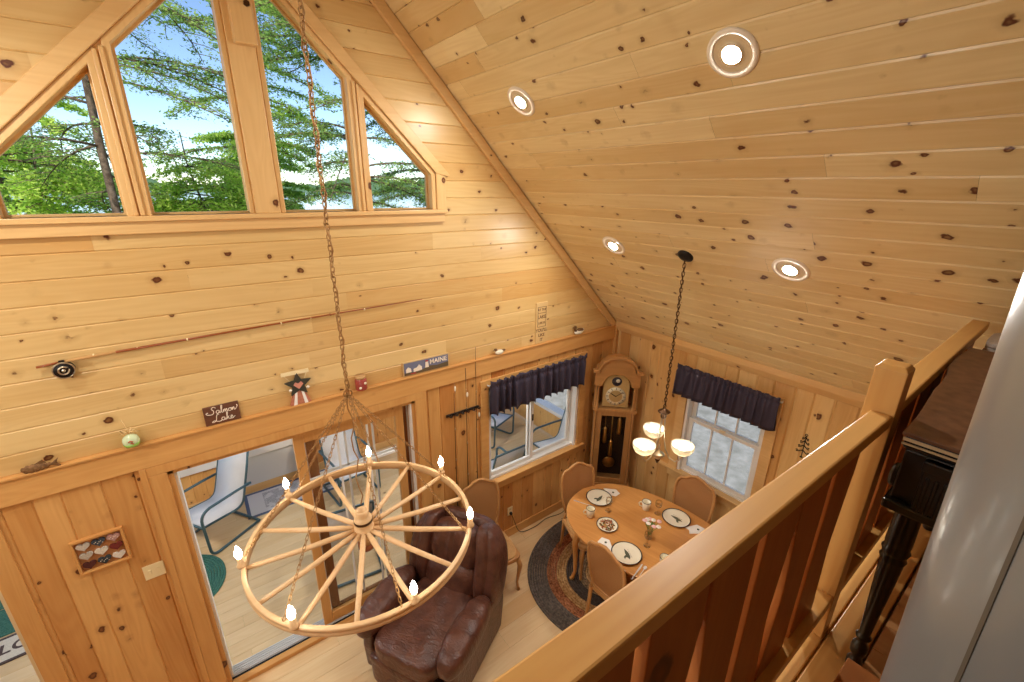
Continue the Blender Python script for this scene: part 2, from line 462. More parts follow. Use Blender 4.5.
struct(boards(MB(),[[(XW,0),(XE,0),(XE,ZT),(XR,ZRIDGE),(XW,ZT)]],lambda a,b,d:(a,YB-d,b),.178,.006,.006,joints=(2,3.5),seed=23).build('wall_back',M['pine_upper']),'pine board wall behind the loft','wall')
# ---- ceilings (boards run along the ridge); b = distance up the slope
S2=math.sqrt(.5); SL=(XE-XR)/S2
PCR=lambda a,b,d:(XE-b*S2+d*S2,a,ZT+b*S2+d*S2)
struct(boards(MB(),[rect(YB,0,YG,SL)],PCR,.136,.007,.006,seed=31,joints=(2.2,4.2)).build('ceiling_right',M['pine_ceiling']),'sloped knotty pine ceiling with four recessed lights','ceiling')
PCL=lambda a,b,d:(XW+b*S2-d*S2,a,ZT+b*S2+d*S2)
struct(boards(MB(),[rect(YB,0,YG,SL)],PCL,.136,.007,.006,seed=32,joints=(2.2,4.2)).build('ceiling_left',M['pine_ceiling']),'sloped knotty pine ceiling on the other side of the ridge','ceiling')
rf=MB()
for sx in (1,-1):
    xe=XE+.15 if sx>0 else XW-.15
    rf.prism([(xe+sx*.4,ZT-.25),(XR,ZRIDGE+.30),(XR,ZRIDGE+.50),(xe+sx*.4,ZT-.05)],'y',YB-.3,YG+.45)
struct(rf.build('roof',plain('roof_shingle',lin(70,66,62),.9)),'shingled roof of the house','roof')
# ---- floors
struct(boards(MB(),[rect(XW,YB,XE,YG)],lambda a,b,d:(a,b,-d),.19,.003,.003,seed=41,joints=(1.8,3.6)).build('floor',M['pine_floor']),'honey pine plank floor of the main room','floor')
lf=boards(MB(),[rect(YB,XW+.02,.115,XE-.02)],lambda a,b,d:(b,a,ZL-d),.14,.0025,.003,seed=43,joints=(.7,1.8)).build('floor_loft',M['loft_floor'])
struct(lf,'loft plank floor of mixed brown boards','floor')
m=MB(); m.bb((XW+.02,YB,ZL-.24),(XE-.02,.34,ZL-.02)); struct(m.build('floor_loft_deck',M['trimX']),'loft deck under the planks','floor')
m=MB(); m.bb((XW+.02,.123,ZL-.02),(XE-.02,.225,ZL)); struct(m.build('trim_1',M['railX'],bevel=.004),'pine edge board of the loft floor','trim')
m=MB(); m.bb((XW+.02,.232,ZL-.02),(XE-.02,.36,ZL-.004)); struct(m.build('trim_2',M['railX'],bevel=.004),'outer nosing board of the loft floor','trim')
# ---- trims
def strip(name,mat,boxes,label,bevel=.004):
    m=MB()
    for a,b in boxes: m.bb(a,b)
    return struct(m.build(name,mat,bevel=bevel),label,'trim')
strip('trim_3',M['trimlowX'],[((XW,YG-.024,2.205),(XE,YG,ZT-.014))],'flat pine board band under the ledge along the gable wall')
strip('trim_4',M['trimlowX'],[((XW,YG-.04,ZT-.016),(XE-.02,YG,ZT-.001))],'narrow pine ledge running along the gable wall',.003)
m=MB(); m.prism([(ZT-.075,XE),(ZT-.075,XE-.02),(ZT-.01,XE-.055),(ZT+.05,XE-.055),(ZT+.06,XE)][::-1],'y',YB,YG-.02)
m.v=[(v[2],v[1],v[0]) for v in m.v]; struct(m.build('trim_5',M['trimY'],bevel=.003),'pine moulding where ceiling meets the right wall','trim')
m=MB(); t=.022
m.prism([(XE-.02,ZT),(XE-.02-.105,ZT),(XR,ZRIDGE-.105),(XR,ZRIDGE)],'y',YG-.035,YG); struct(m.build('trim_6',M['trimX'],bevel=.004),'pine rake moulding along the right slope of the gable','trim')
m=MB(); m.prism([(XW+.02,ZT),(XW+.02+.105,ZT),(XR,ZRIDGE-.105),(XR,ZRIDGE)],'y',YG-.035,YG); struct(m.build('trim_7',M['trimX'],bevel=.004),'pine rake moulding along the left slope of the gable','trim')
strip('trim_8',M['trimlowZ'],[((XE-.045,YG-.045,0),(XE,YG,ZT-.02))],'pine corner post between gable and right wall')
bbm=lambda a,b:((a,YG-.018,0),(b,YG,.115))
strip('baseboard_gable',M['trimlowX'],[bbm(XW,D2[0]-.1),bbm(D2[1]+.1,D1[0]-.12),bbm(D1[1]+.12,XE-.05)],'pine baseboard of the gable wall')
strip('baseboard_right',M['trimlowY'],[((XE-.018,YB,0),(XE,YG-.05,.115))],'pine baseboard of the right wall')
# ridge board
m=MB(); m.bb((XR-.09,YB,ZRIDGE-.09),(XR+.09,YG-.02,ZRIDGE-.02)); struct(m.build('trim_9',M['trimY'],bevel=.006),'pine board capping the ridge','trim')
# ---- gable windows
def pane_poly(x0,x1,zb,flip):
    """four or five cornered opening between x0<x1 under the rake"""
    if not flip: return [(x0,zb),(x1,zb),(x1,RK-x1),(x0,RK-x0)]
    return [(mir(p[0]),p[1]) for p in pane_poly(x0,x1,zb,False)][::-1]
def inset(poly,d):
    if area(poly)<0: poly=poly[::-1]
    out=[];k=len(poly)
    L=[]
    for i in range(k):
        a,b=poly[i],poly[(i+1)%k]; l=math.hypot(b[0]-a[0],b[1]-a[1]); n=(-(b[1]-a[1])/l,(b[0]-a[0])/l)
        L.append((n,n[0]*a[0]+n[1]*a[1]+d))
    for i in range(k):
        (n1,d1),(n2,d2)=L[i-1],L[i]; det=n1[0]*n2[1]-n1[1]*n2[0]
        out.append(((d1*n2[1]-d2*n1[1])/det,(n1[0]*d2-n2[0]*d1)/det))
    return out
def ring(mb,outer,inner,y0,y1):
    """frame between two polygons in xz, from y0 (room side) to y1"""
    if area(outer)<0: outer=outer[::-1]
    if area(inner)<0: inner=inner[::-1]
    k=len(outer); vs=[(p[0],y,p[1]) for y in(y0,y1) for q in(outer,inner) for p in q]
    fs=[]
    for i in range(k):
        j=(i+1)%k; o0,o1,i0,i1=i,j,k+i,k+j
        fs.append((o0,o1,i1,i0)); fs.append((2*k+o0,2*k+i0,2*k+i1,2*k+o1))
        fs.append((i0,i1,2*k+i1,2*k+i0)); fs.append((o0,2*k+o0,2*k+o1,o1))
    return mb.add(vs,fs)
WIN=[(.638,1.137,False),(1.245,1.738,False),(.627,1.142,True),(1.253,1.745,True)]
names=['tall angled gable window pane right of the centre post','small angled gable window at the right end','tall angled gable window pane left of the centre post','small angled gable window at the left end']
for k,(x0,x1,fl) in enumerate(WIN):
    p=pane_poly(x0,x1,3.785,fl)
    e=thing('window_%d'%(k+1),names[k],'window',(0,0,0)); e['kind']='structure'
    m=MB(); ring(m,inset(p,-.035),p,YG-.012,YG+.10); m.build('window_frame',M['trimZ'],e,bevel=.004)
    m=MB(); ring(m,inset(p,-.012),inset(p,.014),YG+.055,YG+.085); m.build('glazing_stop',M['trimX'],e,bevel=.002)
    m=MB(); m.prism(inset(p,.004),'y',YG+.066,YG+.072); m.build('pane',M['pane'],e)
# casings of the group
def cas(name,poly,y0,mat,label):
    m=MB(); m.prism(poly,'y',y0,YG+.02); struct(m.build(name,mat,bevel=.005),label,'trim')
o=.035*1.414
for fl in (0,1):
    F=(lambda p:(mir(p[0]),p[1])) if fl else (lambda p:p)
    sd='left' if fl else 'right'
    cas('trim_%d'%(10+fl),[F(q) for q in [(XR,RK+o-XR),(1.78,RK+o-1.78),(1.875,RK+o-1.80),(1.90,RC-1.90),(XR,RC-XR)]],YG-.03,M['trimX'],'wide pine casing along the %s rake of the gable windows'%sd)
    cas('trim_%d'%(12+fl),[F(q) for q in [(1.775,3.75),(1.86,3.75),(1.86,RK+o-1.79),(1.775,RK+o-1.775)]],YG-.024,M['trimZ'],'short pine side casing at the %s end of the gable windows'%sd)
    a=(1.137,1.142)[fl]+.03; b=(1.245,1.253)[fl]-.03
    m=MB(); m.bb((F((a,0))[0],YG-.024,3.785),(F(((a+b)/2-.004,0))[0],YG+.05,RK+.06-b)); m.bb((F(((a+b)/2+.004,0))[0],YG-.018,3.785),(F((b,0))[0],YG+.05,RK+.045-b))
    m.prism([F(q) for q in [(a-.01,3.78),(b+.01,3.78),(b+.01,RK+o-b+.03),(a-.01,RK+o-a+.03)]],'y',YG-.004,YG+.11)
    struct(m.build('trim_%d'%(14+fl),M['trimZ'],bevel=.004),'pine mullion between the two %s gable panes'%sd,'trim')
strip('trim_16',M['trimX'],[((mir(1.86),YG-.045,3.755),(1.86,YG+.06,3.785)),((mir(1.84),YG-.026,3.685),(1.84,YG+.02,3.757))],'pine sill and apron under the gable windows')
strip('trim_17',M['trimZ'],[((.462,YG-.03,3.785),(.608,YG+.05,5.2)),((.43,YG-.016,3.785),(.458,YG+.05,5.1)),((.612,YG-.016,3.785),(.643,YG+.05,5.1))],'pine centre post between the tall gable panes')
m=MB(); m.bb((.493,YG-.10,4.73),(.612,YG-.03,5.4)); hb=thing('bracket_post','thick pine block with a bolt head on the centre post','wood block',(0,0,0)); hb['kind']='structure'
m.build('block',M['trimZ'],hb,bevel=.008)
m=MB(); m.cyl((.583,YG-.100,4.93),(.583,YG-.112,4.93),.017,n=6,smooth=False); m.build('bolt_head',M['bronze'],hb)
# ---- sliding door
e=thing('door_1','sliding patio door left open onto the sunroom','door',(0,0,0)); e['kind']='structure'
x0,x1,z1=D1
m=MB(); m.bb((x0-.13,YG-.022,0),(x0,YG,z1)); m.bb((x1,YG-.022,0),(x1+.11,YG,z1)); m.bb((x0-.13,YG-.022,z1),(x1+.11,YG,z1+.069))
m.bb((x0-.135,YG-.03,0),(x0-.10,YG,z1+.069));m.build('casing',M['trimlowZ'],e,bevel=.004)
m=MB(); m.bb((x0,YG,0),(x0+.03,YG+.15,z1)); m.bb((x1-.03,YG,0),(x1,YG+.15,z1)); m.bb((x0,YG,z1-.03),(x1,YG+.15,z1)); m.build('door_jamb',M['trimlowZ'],e)
m=MB(); m.bb((x0+.03,YG+.045,.03),(x0+.045,YG+.15,z1-.03)); m.bb((x0+.03,YG+.045,z1-.045),(x1-.03,YG+.15,z1-.03)); m.bb((x1-.045,YG+.10,.03),(x1-.03,YG+.15,z1-.03)); m.build('jamb_liner',M['white_vinyl'],e)
m=MB(); m.bb((x0,YG-.03,0),(x1,YG+.03,.045)); m.build('threshold',M['trimlowX'],e,bevel=.006)
m=MB(); m.bb((x0+.03,YG+.03,.0),(x1-.03,YG+.15,.045))
for q in (.05,.07,.09,.115,.135): m.bb((x0+.03,YG+q,.045),(x1-.03,YG+q+.006,.062))
m.build('track',M['steel'],e)
m=MB(); m.bb((x0+.03,YG+.028,.0451),(x1-.03,YG+.044,.049)); m.build('track_seal',M['black_plastic'],e)
def sash(px0,px1,yy,mat,pname):
    m=MB(); s=.076; zb=.06; zt=z1-.045
    m.bb((px0,yy,zb),(px0+s,yy+.04,zt)); m.bb((px1-s,yy,zb),(px1,yy+.04,zt)); m.bb((px0+s,yy,zb),(px1-s,yy+.04,zb+.11)); m.bb((px0+s,yy,zt-.085),(px1-s,yy+.04,zt))
    p=m.build(pname,mat,e,bevel=.004)
    m=MB(); m.bb((px0+s-.005,yy+.017,zb+.1),(px1-s+.005,yy+.022,zt-.08)); m.build('pane',M['pane'],p)
    m=MB(); n=3
    for i in range(1,n): xx=px0+s+(px1-px0-2*s)*i/n; m.bb((xx-.008,yy+.012,zb+.1),(xx+.008,yy+.027,zt-.08))
    for i in range(1,5):
        zz=zb+.11+(zt-.085-zb-.11)*i/5
        if i in (4,): m.bb((px0+s,yy+.012,zz-.011),(px1-s,yy+.027,zz+.011))
    m.build('muntin_grid',M['white_vinyl'],p); return p
sash(.455,1.375,YG+.052,M['trimlowZ'],'sliding_sash')
sash(.545,1.425,YG+.10,wood('stained_sash',lin(166,116,70),lin(132,86,48),KN,mode='Z',knots=False),'fixed_sash')
m=MB(); m.bb((1.455-.03,YG+.004,.05),(1.455-.012,YG+.05,z1-.03)); m.build('weather_strip',M['white_vinyl'],e)
# ---- left doorway
e=thing('door_2','open doorway at the far left end of the gable wall','door',(0,0,0)); e['kind']='structure'
x0,x1,z1=D2
m=MB(); m.bb((x0,YG-.004,0),(x0+.02,YG+.15,z1)); m.bb((x1-.02,YG-.004,0),(x1,YG+.15,z1)); m.bb((x0,YG-.004,z1-.02),(x1,YG+.15,z1)); m.build('door_jamb',plain('cream_paint',lin(226,206,164),.5),e)
m=MB(); m.bb((x1,YG-.018,0),(x1+.10,YG,z1+.1)); m.bb((x0-.1,YG-.018,0),(x0,YG,z1+.1)); m.bb((x0,YG-.018,z1),(x1,YG,z1+.1)); m.build('casing',M['trimlowZ'],e,bevel=.004)
m=MB(); m.bb((x0,YG,-.01),(x1,YG+.15,.02)); m.build('threshold',M['trimlowX'],e)
# ---- slider window in the gable wall
e=thing('window_5','white sliding window onto the sunroom, beside the tall clock','window',(0,0,0)); e['kind']='structure'
x0,x1,z0,z1=W5
m=MB(); c=.10
m.bb((x0-c,YG-.022,z0),(x0,YG,z1+.1)); m.bb((x1,YG-.022,z0),(x1+c,YG,z1+.1)); m.bb((x0,YG-.022,z1),(x1,YG,z1+.1)); m.bb((x0-c,YG-.024,z0-.10),(x1+c,YG,z0-.012)); m.build('casing',M['trimlowX'],e,bevel=.004)
m=MB(); m.bb((x0-c-.02,YG-.05,z0-.014),(x1+c+.02,YG+.05,z0+.008)); m.build('window_sill',M['trimlowX'],e,bevel=.005)
m=MB(); m.bb((x0,YG,z0),(x0+.035,YG+.15,z1)); m.bb((x1-.035,YG,z0),(x1,YG+.15,z1)); m.bb((x0,YG,z1-.035),(x1,YG+.15,z1)); m.bb((x0,YG+.03,z0),(x1,YG+.15,z0+.035)); m.build('window_frame',M['white_vinyl'],e,bevel=.003)
xm=(x0+x1)/2-.02
for (a,b,yy) in ((x0+.035,xm+.03,YG+.06),(xm-.03,x1-.035,YG+.095)):
    m=MB(); s=.045; za,zb=z0+.035,z1-.035
    m.bb((a,yy,za),(a+s,yy+.03,zb)); m.bb((b-s,yy,za),(b,yy+.03,zb)); m.bb((a+s,yy,za),(b-s,yy+.03,za+s)); m.bb((a+s,yy,zb-s),(b-s,yy+.03,zb)); p=m.build('sash',M['white_vinyl'],e,bevel=.003)
    m=MB(); m.bb((a+s-.004,yy+.012,za+s-.004),(b-s+.004,yy+.017,zb-s+.004)); m.build('pane',M['pane'],p)
m=MB(); m.bb((xm+.004,YG+.052,1.42),(xm+.022,YG+.06,1.50)); m.build('latch',M['black_plastic'],e)
# ---- double hung window in the eave wall
e=thing('window_6','white double hung grid window above the dining table','window',(0,0,0)); e['kind']='structure'
y0,y1,z0,z1=W6
m=MB(); c=.10
m.bb((XE-.022,y0-c,z0),(XE,y0,z1+.1)); m.bb((XE-.022,y1,z0),(XE,y1+c,z1+.1)); m.bb((XE-.022,y0,z1),(XE,y1,z1+.1)); m.bb((XE-.024,y0-c,z0-.10),(XE,y1+c,z0-.012)); m.build('casing',M['trimY'],e,bevel=.004)
m=MB(); m.bb((XE-.05,y0-c-.13,z0-.014),(XE+.05,y1+c+.13,z0+.008)); m.build('window_sill',M['trimY'],e,bevel=.005)
m=MB(); m.bb((XE,y0,z0),(XE+.15,y0+.03,z1)); m.bb((XE,y1-.03,z0),(XE+.15,y1,z1)); m.bb((XE,y0,z1-.03),(XE+.15,y1,z1)); m.bb((XE+.03,y0,z0),(XE+.15,y1,z0+.03)); m.build('window_frame',M['white_vinyl'],e,bevel=.003)
zm=1.535
for (za,zb,xx) in ((z0+.03,zm+.02,XE+.05),(zm-.02,z1-.03,XE+.09)):
    a,b=y0+.03,y1-.03; s=.05; m=MB()
    m.bb((xx,a,za),(xx+.03,a+s,zb)); m.bb((xx,b-s,za),(xx+.03,b,zb)); m.bb((xx,a+s,za),(xx+.03,b-s,za+s)); m.bb((xx,a+s,zb-s*.8),(xx+.03,b-s,zb)); p=m.build('sash',M['white_vinyl'],e,bevel=.003)
    m=MB(); m.bb((xx+.012,a+s-.004,za+s-.004),(xx+.017,b-s+.004,zb-s*.8+.004)); m.build('pane',M['pane'],p)
    m=MB()
    for i in (1,2): yy=a+s+(b-a-2*s)*i/3; m.bb((xx+.004,yy-.008,za+s),(xx+.024,yy+.008,zb-s*.8))
    m.build('muntin_grid',M['white_vinyl'],p)
m=MB(); m.bb((XE+.035,(y0+y1)/2-.03,zm+.018),(XE+.06,(y0+y1)/2+.03,zm+.032)); m.build('latch',M['cream'],e)
# ------------------------------------------------------------------ porch
YP=6.15; XP=4.5
struct(boards(MB(),[rect(-3.2,YG+.15,XP+.1,YP+.1)],lambda a,b,d:(a,b,-.02-d),.14,.003,.003,seed=51,joints=(1.5,3.2)).build('floor_porch',M['porch_floor']),'pale plank floor of the sunroom','floor')
struct(boards(MB(),[rect(0,-3.2,.66,-.06)],lambda a,b,d:(b,YP+d,a),.14,.006,.006,seed=52).build('wall_porch_pine',M['pine_lower']),'pine knee wall at the left of the sunroom','wall')
struct(boards(MB(),[rect(0,1.02,.66,XP)],lambda a,b,d:(b,YP+d,a),.14,.006,.006,seed=53).build('wall_porch_pine_far',M['pine_lower']),'pine knee wall of the sunroom behind the chairs','wall')
struct(boards(MB(),[rect(0,YG+.15,.47,YP)],lambda a,b,d:(XP+d,b,a),.12,.006,.006,seed=54).build('wall_porch_side',M['pine_eave']),'pine knee wall at the end of the sunroom','wall')
m=MB(); m.bb((-.06,YP-.02,.09),(1.02,YP+.03,.54)); struct(m.build('wall_porch_panel',M['grey_panel'],bevel=.004),'pale grey panel low on the sunroom wall','wall')
strip('trim_18',M['trimX'],[((-3.2,YP-.022,-.02),(XP,YP+.02,.09))],'pine baseboard of the sunroom')
strip('trim_19',M['white_paint'],[((-3.2,YP-.06,.54),(XP,YP+.12,.66)),((XP-.07,YG+.16,.46),(XP+.1,YP-.06,.52))],'white ledge on top of the sunroom knee wall')
strip('trim_20',M['white_paint'],[((x-.04,YP,.66),(x+.04,YP+.08,2.45)) for x in (-3.15,-2.1,-1.05,0,1.02,2.1,3.15,4.15)]+[((XP,y-.04,.52),(XP+.08,y+.04,2.45)) for y in (3.6,4.45,5.3)],'white posts between the sunroom screens')
strip('trim_23',M['trimZ'],[((XE+.10,YG+.15,-.02),(XP+.1,YG+.20,2.4))],'pine return board at the end of the sunroom')
m=MB(); m.prism([(YG+.16,2.62),(YP+.45,2.40),(YP+.45,2.41),(YG+.16,2.63)],'x',-3.3,XP+.35); struct(m.build('roof_porch',M['pane']),'unseen sunroom roof, made clear to let daylight in','roof')  # roof out of view, made clear so skylight brightens the sunroom
# ------------------------------------------------------------------ outdoors
m=MB(); m.add([(-60,-30,-.7),(60,-30,-.7),(60,26,-.7),(-60,26,-.7)],[(0,1,2,3)]); struct(m.build('ground',M['grass']),'grass around the house','ground')
m=MB(); m.add([(4.6,-8,-.69),(40,-8,-.69),(40,10,-.69),(4.6,10,-.69)],[(0,1,2,3)]); struct(m.build('ground_gravel',M['gravel']),'grey gravel yard outside the dining window','ground')
m=MB(); m.add([(-600,26,-1.2),(600,26,-1.2),(600,700,-1.2),(-600,700,-1.2)],[(0,1,2,3)]); struct(m.build('lake',M['water']),'pale lake beyond the trees','lake')
def ridge_mesh():
    m=MB(); n=400; R=random.Random(4)
    vs=[];fs=[]
    for i in range(n+1):
        x=-500+1000*i/n; h=7+3*math.sin(i*.05)+2.5*math.sin(i*.17+1)+R.uniform(0,3)
        vs+= [(x,430,-1.3),(x,438,h*.75),(x,446,h),(x,475,-1.3)]
    for i in range(n):
        for j in range(3): fs.append((i*4+j,i*4+4+j,i*4+5+j,i*4+1+j))
    m.add(vs,fs,True); return m
struct(ridge_mesh().build('hills',M['leaf_far']),'wooded far shore of the lake','hills')
def leaf_mesh(name,P,N,size,mat,parent,rs):
    """P leaf centres, many small diamond leaves"""
    n=len(P)
    a=rs.normal(size=(n,3)); a[:,2]*=.55; a/=np.linalg.norm(a,axis=1)[:,None]
    nn=rs.normal(size=(n,3))*.55; nn[:,2]+=1; b=np.cross(nn,a); b/=np.linalg.norm(b,axis=1)[:,None]
    L=size*rs.uniform(.7,1.35,n)[:,None]; Wd=L*.42
    V=np.stack([P-a*L*.5,P+b*Wd*.5-np.array([0,0,.1])*L,P+a*L*.5,P-b*Wd*.5-np.array([0,0,.1])*L],1).reshape(-1,3)
    me=bpy.data.meshes.new(name); me.vertices.add(n*4); me.loops.add(n*4); me.polygons.add(n)
    me.vertices.foreach_set('co',V.ravel()); me.loops.foreach_set('vertex_index',np.arange(n*4)); me.polygons.foreach_set('loop_start',np.arange(0,n*4,4))
    me.polygons.foreach_set('loop_total',np.full(n,4))
    at=me.attributes.new('tone','FLOAT','POINT'); at.data.foreach_set('value',np.repeat(np.clip(N,0,1),4))
    me.materials.append(mat); me.update(); me.validate()
    o=bpy.data.objects.new(name,me); COL.objects.link(o); o.parent=parent; return o
def tree(name,label,x,y,h,tr,zb,zt,spread,mat,seed,nb=34,size=.07,lean=0,per=24,group='trees outside the gable windows'):
    R=random.Random(seed); rs=np.random.default_rng(seed)
    e=thing(name,label,'tree',(x,y,-.7),0,group)
    tp=[(math.sin(k*.9+seed)*.05*k*.3+lean*k/10,math.cos(k*1.3+seed)*.04*k*.3,(h)*k/10) for k in range(11)]
    m=MB(); m.tube(tp,[tr*(1-.085*k) for k in range(11)],10); tk=m.build('trunk',M['bark'],e)
    bm=MB(); P=[];T=[]
    for i in range(nb):
        z=R.uniform(zb,zt)+.7; k=min(9.99,z/h*10); i0=int(k); f=k-i0
        b0=[tp[i0][q]*(1-f)+tp[i0+1][q]*f for q in range(3)]
        an=2*PI*(i*.381966+R.uniform(-.08,.08)); Lb=spread*R.uniform(.55,1.1)*(1-.45*max(0,(z-zb)/(h-zb+.01)))
        dz=R.uniform(-.05,.35); pts=[]
        wob=R.uniform(-.5,.5)
        for s in range(7):
            t=s/6; aa=an+wob*t*t
            pts.append((b0[0]+math.cos(aa)*Lb*t,b0[1]+math.sin(aa)*Lb*t,b0[2]+Lb*(dz*t-.38*t*t)))
        bm.tube(pts,[tr*.26*(1-.13*s) for s in range(7)],5)
        nt=int(13*Lb/1.6)+4
        for j in range(nt):
            t=.18+.82*j/nt; s=t*6; s0=min(5,int(s)); ff=s-s0
            c=[pts[s0][q]*(1-ff)+pts[s0+1][q]*ff for q in range(3)]
            ta=an+wob*t*t+(1 if j%2 else -1)*R.uniform(.5,1.1); tl=R.uniform(.3,.75)*(1.15-t*.5)
            tw=[(c[0]+math.cos(ta)*tl*u,c[1]+math.sin(ta)*tl*u,c[2]-.22*tl*u*u) for u in (0,.5,1)]
            bm.tube(tw,[.008,.006,.003],3,caps=False)
            u=rs.uniform(.1,1.05,per); q=np.stack([c[0]+math.cos(ta)*tl*u,c[1]+math.sin(ta)*tl*u,c[2]-.22*tl*u*u],1)+rs.normal(size=(per,3))*np.array([.06,.06,.028])*(1+size*4)
            P.append(q); T.append(np.full(per,R.uniform(.1,.9))+rs.normal(size=per)*.12)
    bm.build('branches',M['bark'],tk)
    leaf_mesh('foliage',np.concatenate(P),np.concatenate(T),size,mat,e,rs)
    return e
tree('hemlock_tree','tall tree with a leaning trunk behind the left end gable pane',-.62,9.4,13,.078,3.2,9.5,2.6,M['leaf_dark'],2,40,.06,.12,per=28)
tree('hemlock_tree','dark feathery tree behind the tall pane right of the post',3.45,10.4,13,.10,2.6,9.5,2.7,M['leaf_dark'],5,64,.065,per=34)
tree('hemlock_tree','dark tree with low branches at the far right gable pane',5.9,11.5,12,.11,2.2,7.5,2.5,M['leaf_dark'],8,50,.075,per=34)
tree('maple_tree','leafy green tree between the two tall gable panes',2.25,14.0,12,.12,4.2,9.8,2.6,M['leaf_mid'],12,40,.085,per=30)
tree('maple_tree','bright yellow green young tree low behind the tall left pane',.62,11.4,5.6,.06,1.4,4.4,1.8,M['leaf_bright'],15,56,.085,per=36)
tree('maple_tree','bright bushy tree low behind the left end gable pane',-1.75,11.8,5.9,.07,1.6,4.6,1.9,M['leaf_bright'],18,56,.085,per=36)
tree('maple_tree','small green tree farther back near the lake shore',2.7,19.0,7.0,.09,1.6,5.6,2.3,M['leaf_mid'],22,54,.13,per=34)
tree('maple_tree','pale leafy tree farther back at the left',-3.2,17.5,9.0,.10,2.0,7.4,2.6,M['leaf_bright'],25,50,.13,per=34)
tree('hemlock_tree','tall dark tree whose branches hang across the top of the tall left pane',-.5,13.4,15,.09,5.6,11,2.9,M['leaf_dark'],29,20,.065,per=24)
# ------------------------------------------------------------------ loft railing
rl=thing('loft_railing','heavy pine railing along the loft edge with saw-cut boards','railing',(0,0,ZL))
zr=ZR-ZL
def hrail(p):
    m=MB(); m.prism(p,'z',zr-.042,zr); m.build('handrail',M['railX'],rl,bevel=.005)
hrail([(-1.6,.298),(1.552,.239),(1.552,.291),(-1.6,.384)]); hrail([(1.628,.247),(3.17,.250),(3.17,.314),(1.628,.314)])
def brail(x0,x1):
    m=MB(); m.bb((x0,.238,.142),(x1,.324,.184)); m.build('bottom_rail',M['railX'],rl,bevel=.004)
brail(-1.6,1.552); brail(1.628,4.0)
def post(x):
    m=MB(); h=.038; y=.274
    m.bb((x-h,y-h,-.24),(x+h,y+h,zr+.13)); c=.010
    vs=[(x-h,y-h,zr+.13),(x+h,y-h,zr+.13),(x+h,y+h,zr+.13),(x-h,y+h,zr+.13)]+[(x-h+c,y-h+c,zr+.142),(x+h-c,y-h+c,zr+.142),(x+h-c,y+h-c,zr+.142),(x-h+c,y+h-c,zr+.142)]
    m.add(vs,[(4,5,6,7),(0,1,5,4),(1,2,6,5),(2,3,7,6),(3,0,4,7)])
    m.build('post',M['railZ'],rl,bevel=.003)
post(1.590); post(-1.64)
def baluster(x0,x1,notch):
    """sawn board; notch: side with the carved half diamond ('L','R')"""
    z0,z1=.184,zr-.042; zm=.47; d=.031
    prof=[(z0,0),(zm-.24,0),(zm-.22,.006),(zm-.02,d),(zm+.02,d),(zm+.22,.006),(zm+.24,0),(z1,0)]
    if notch=='R': pts=[(x0,z0)]+[(x1-q,z) for z,q in prof]+[(x0,z1)]
    else: pts=[(x1,z1)]+[(x0+q,z) for z,q in prof[::-1]]+[(x1,z0)]
    m=MB(); m.prism(pts,'y',.264,.300); m.build('baluster',M['dark_railZ'],rl,bevel=.0025)
c=1.052-.395*6
while c<3.2:
    lo_,hi_=c-.178,c+.178
    for (a,b,nt) in ((lo_,c-.006,'R'),(c+.006,hi_,'L')):
        if b<1.556 or a>1.624:
            if a>-1.6 and b<3.06: baluster(a,b,nt)
    c+=.395
# ------------------------------------------------------------------ black console table behind the railing
t=thing('console_table','black table with a worn brown top standing behind the loft railing','table',(-.05,0,ZL))
H0=.858
ed=[(1.545,.207),(1.69,.208),(1.83,.216),(1.98,.226),(2.08,.226),(2.18,.231),(2.30,.247),(2.42,.252),(2.55,.245),(2.66,.240)]
ed=[(x,y-.006) for x,y in ed]; fr=[(x,-.13-(y-.2)*.8) for x,y in ed]
m=MB(); m.prism(ed+fr[::-1],'z',H0-.012,H0); m.build('top',fabric('worn_brown_top',lin(88,56,36),lin(112,76,52),30,.42,.05),t,bevel=.003)
ins=[(x+(.006 if i==0 else (-.006 if i==len(ed)-1 else 0)),y-.006) for i,(x,y) in enumerate(ed)]; ins2=[(x,y+.006) for x,y in fr]; 
m=MB(); m.prism(ins+ins2[::-1],'z',H0-.05,H0-.012); m.build('top_edge',M['black'],t,bevel=.008)
m=MB(); m.bb((1.553,-.11,H0-.22),(2.63,.185,H0-.05)); m.build('body',M['black'],t,bevel=.004)
m=MB(); m.bb((1.528,-.12,H0-.235),(2.645,.195,H0-.205)); m.build('ledge',M['black'],t,bevel=.006)
m=MB()
m.bb((1.533,.05,H0-.215),(1.555,.135,H0-.055))
for k in range(4): m.bb((1.529,.062+k*.018,H0-.21),(1.536,.072+k*.018,H0-.10))
m.bb((1.527,.045,H0-.085),(1.555,.14,H0-.055)); m.build('pilaster',M['black'],t,bevel=.003)
m=MB(); m.blob((1.585,.19,H0-.15),(.05,.03,.07),.7,8); m.build('side_knob',M['black'],t)
m=MB(); m.bb((1.541,-.112,H0-.022),(1.5455,.196,H0-.014)); m.bb((1.541,-.112,H0-.034),(1.5455,.196,H0-.029)); m.build('edge_strip',plain('pale_strip',lin(206,180,140),.35),t)  # two thin pale strips on the end edge of the top
legp=[(.022,0),(.026,.006),(.027,.03),(.019,.045),(.017,.055),(.026,.066),(.028,.085),(.026,.10),(.019,.112),(.017,.12),(.024,.13),(.026,.137),(.019,.145),(.018,.15),(.034,.42),(.035,.44),(.040,.452),(.035,.462),(.037,.47),(.042,.482),(.036,.492),(.038,.505),(.038,.52),(.036,.612)]
for (x,y) in ((1.572,.135),(2.60,.15),(1.572,-.07),(2.60,-.07)):
    m=MB(); m.lathe([(r*.82,z*1.01) for r,z in legp],24,Matrix.Translation((x,y,0))); m.build('leg',M['black'],t)
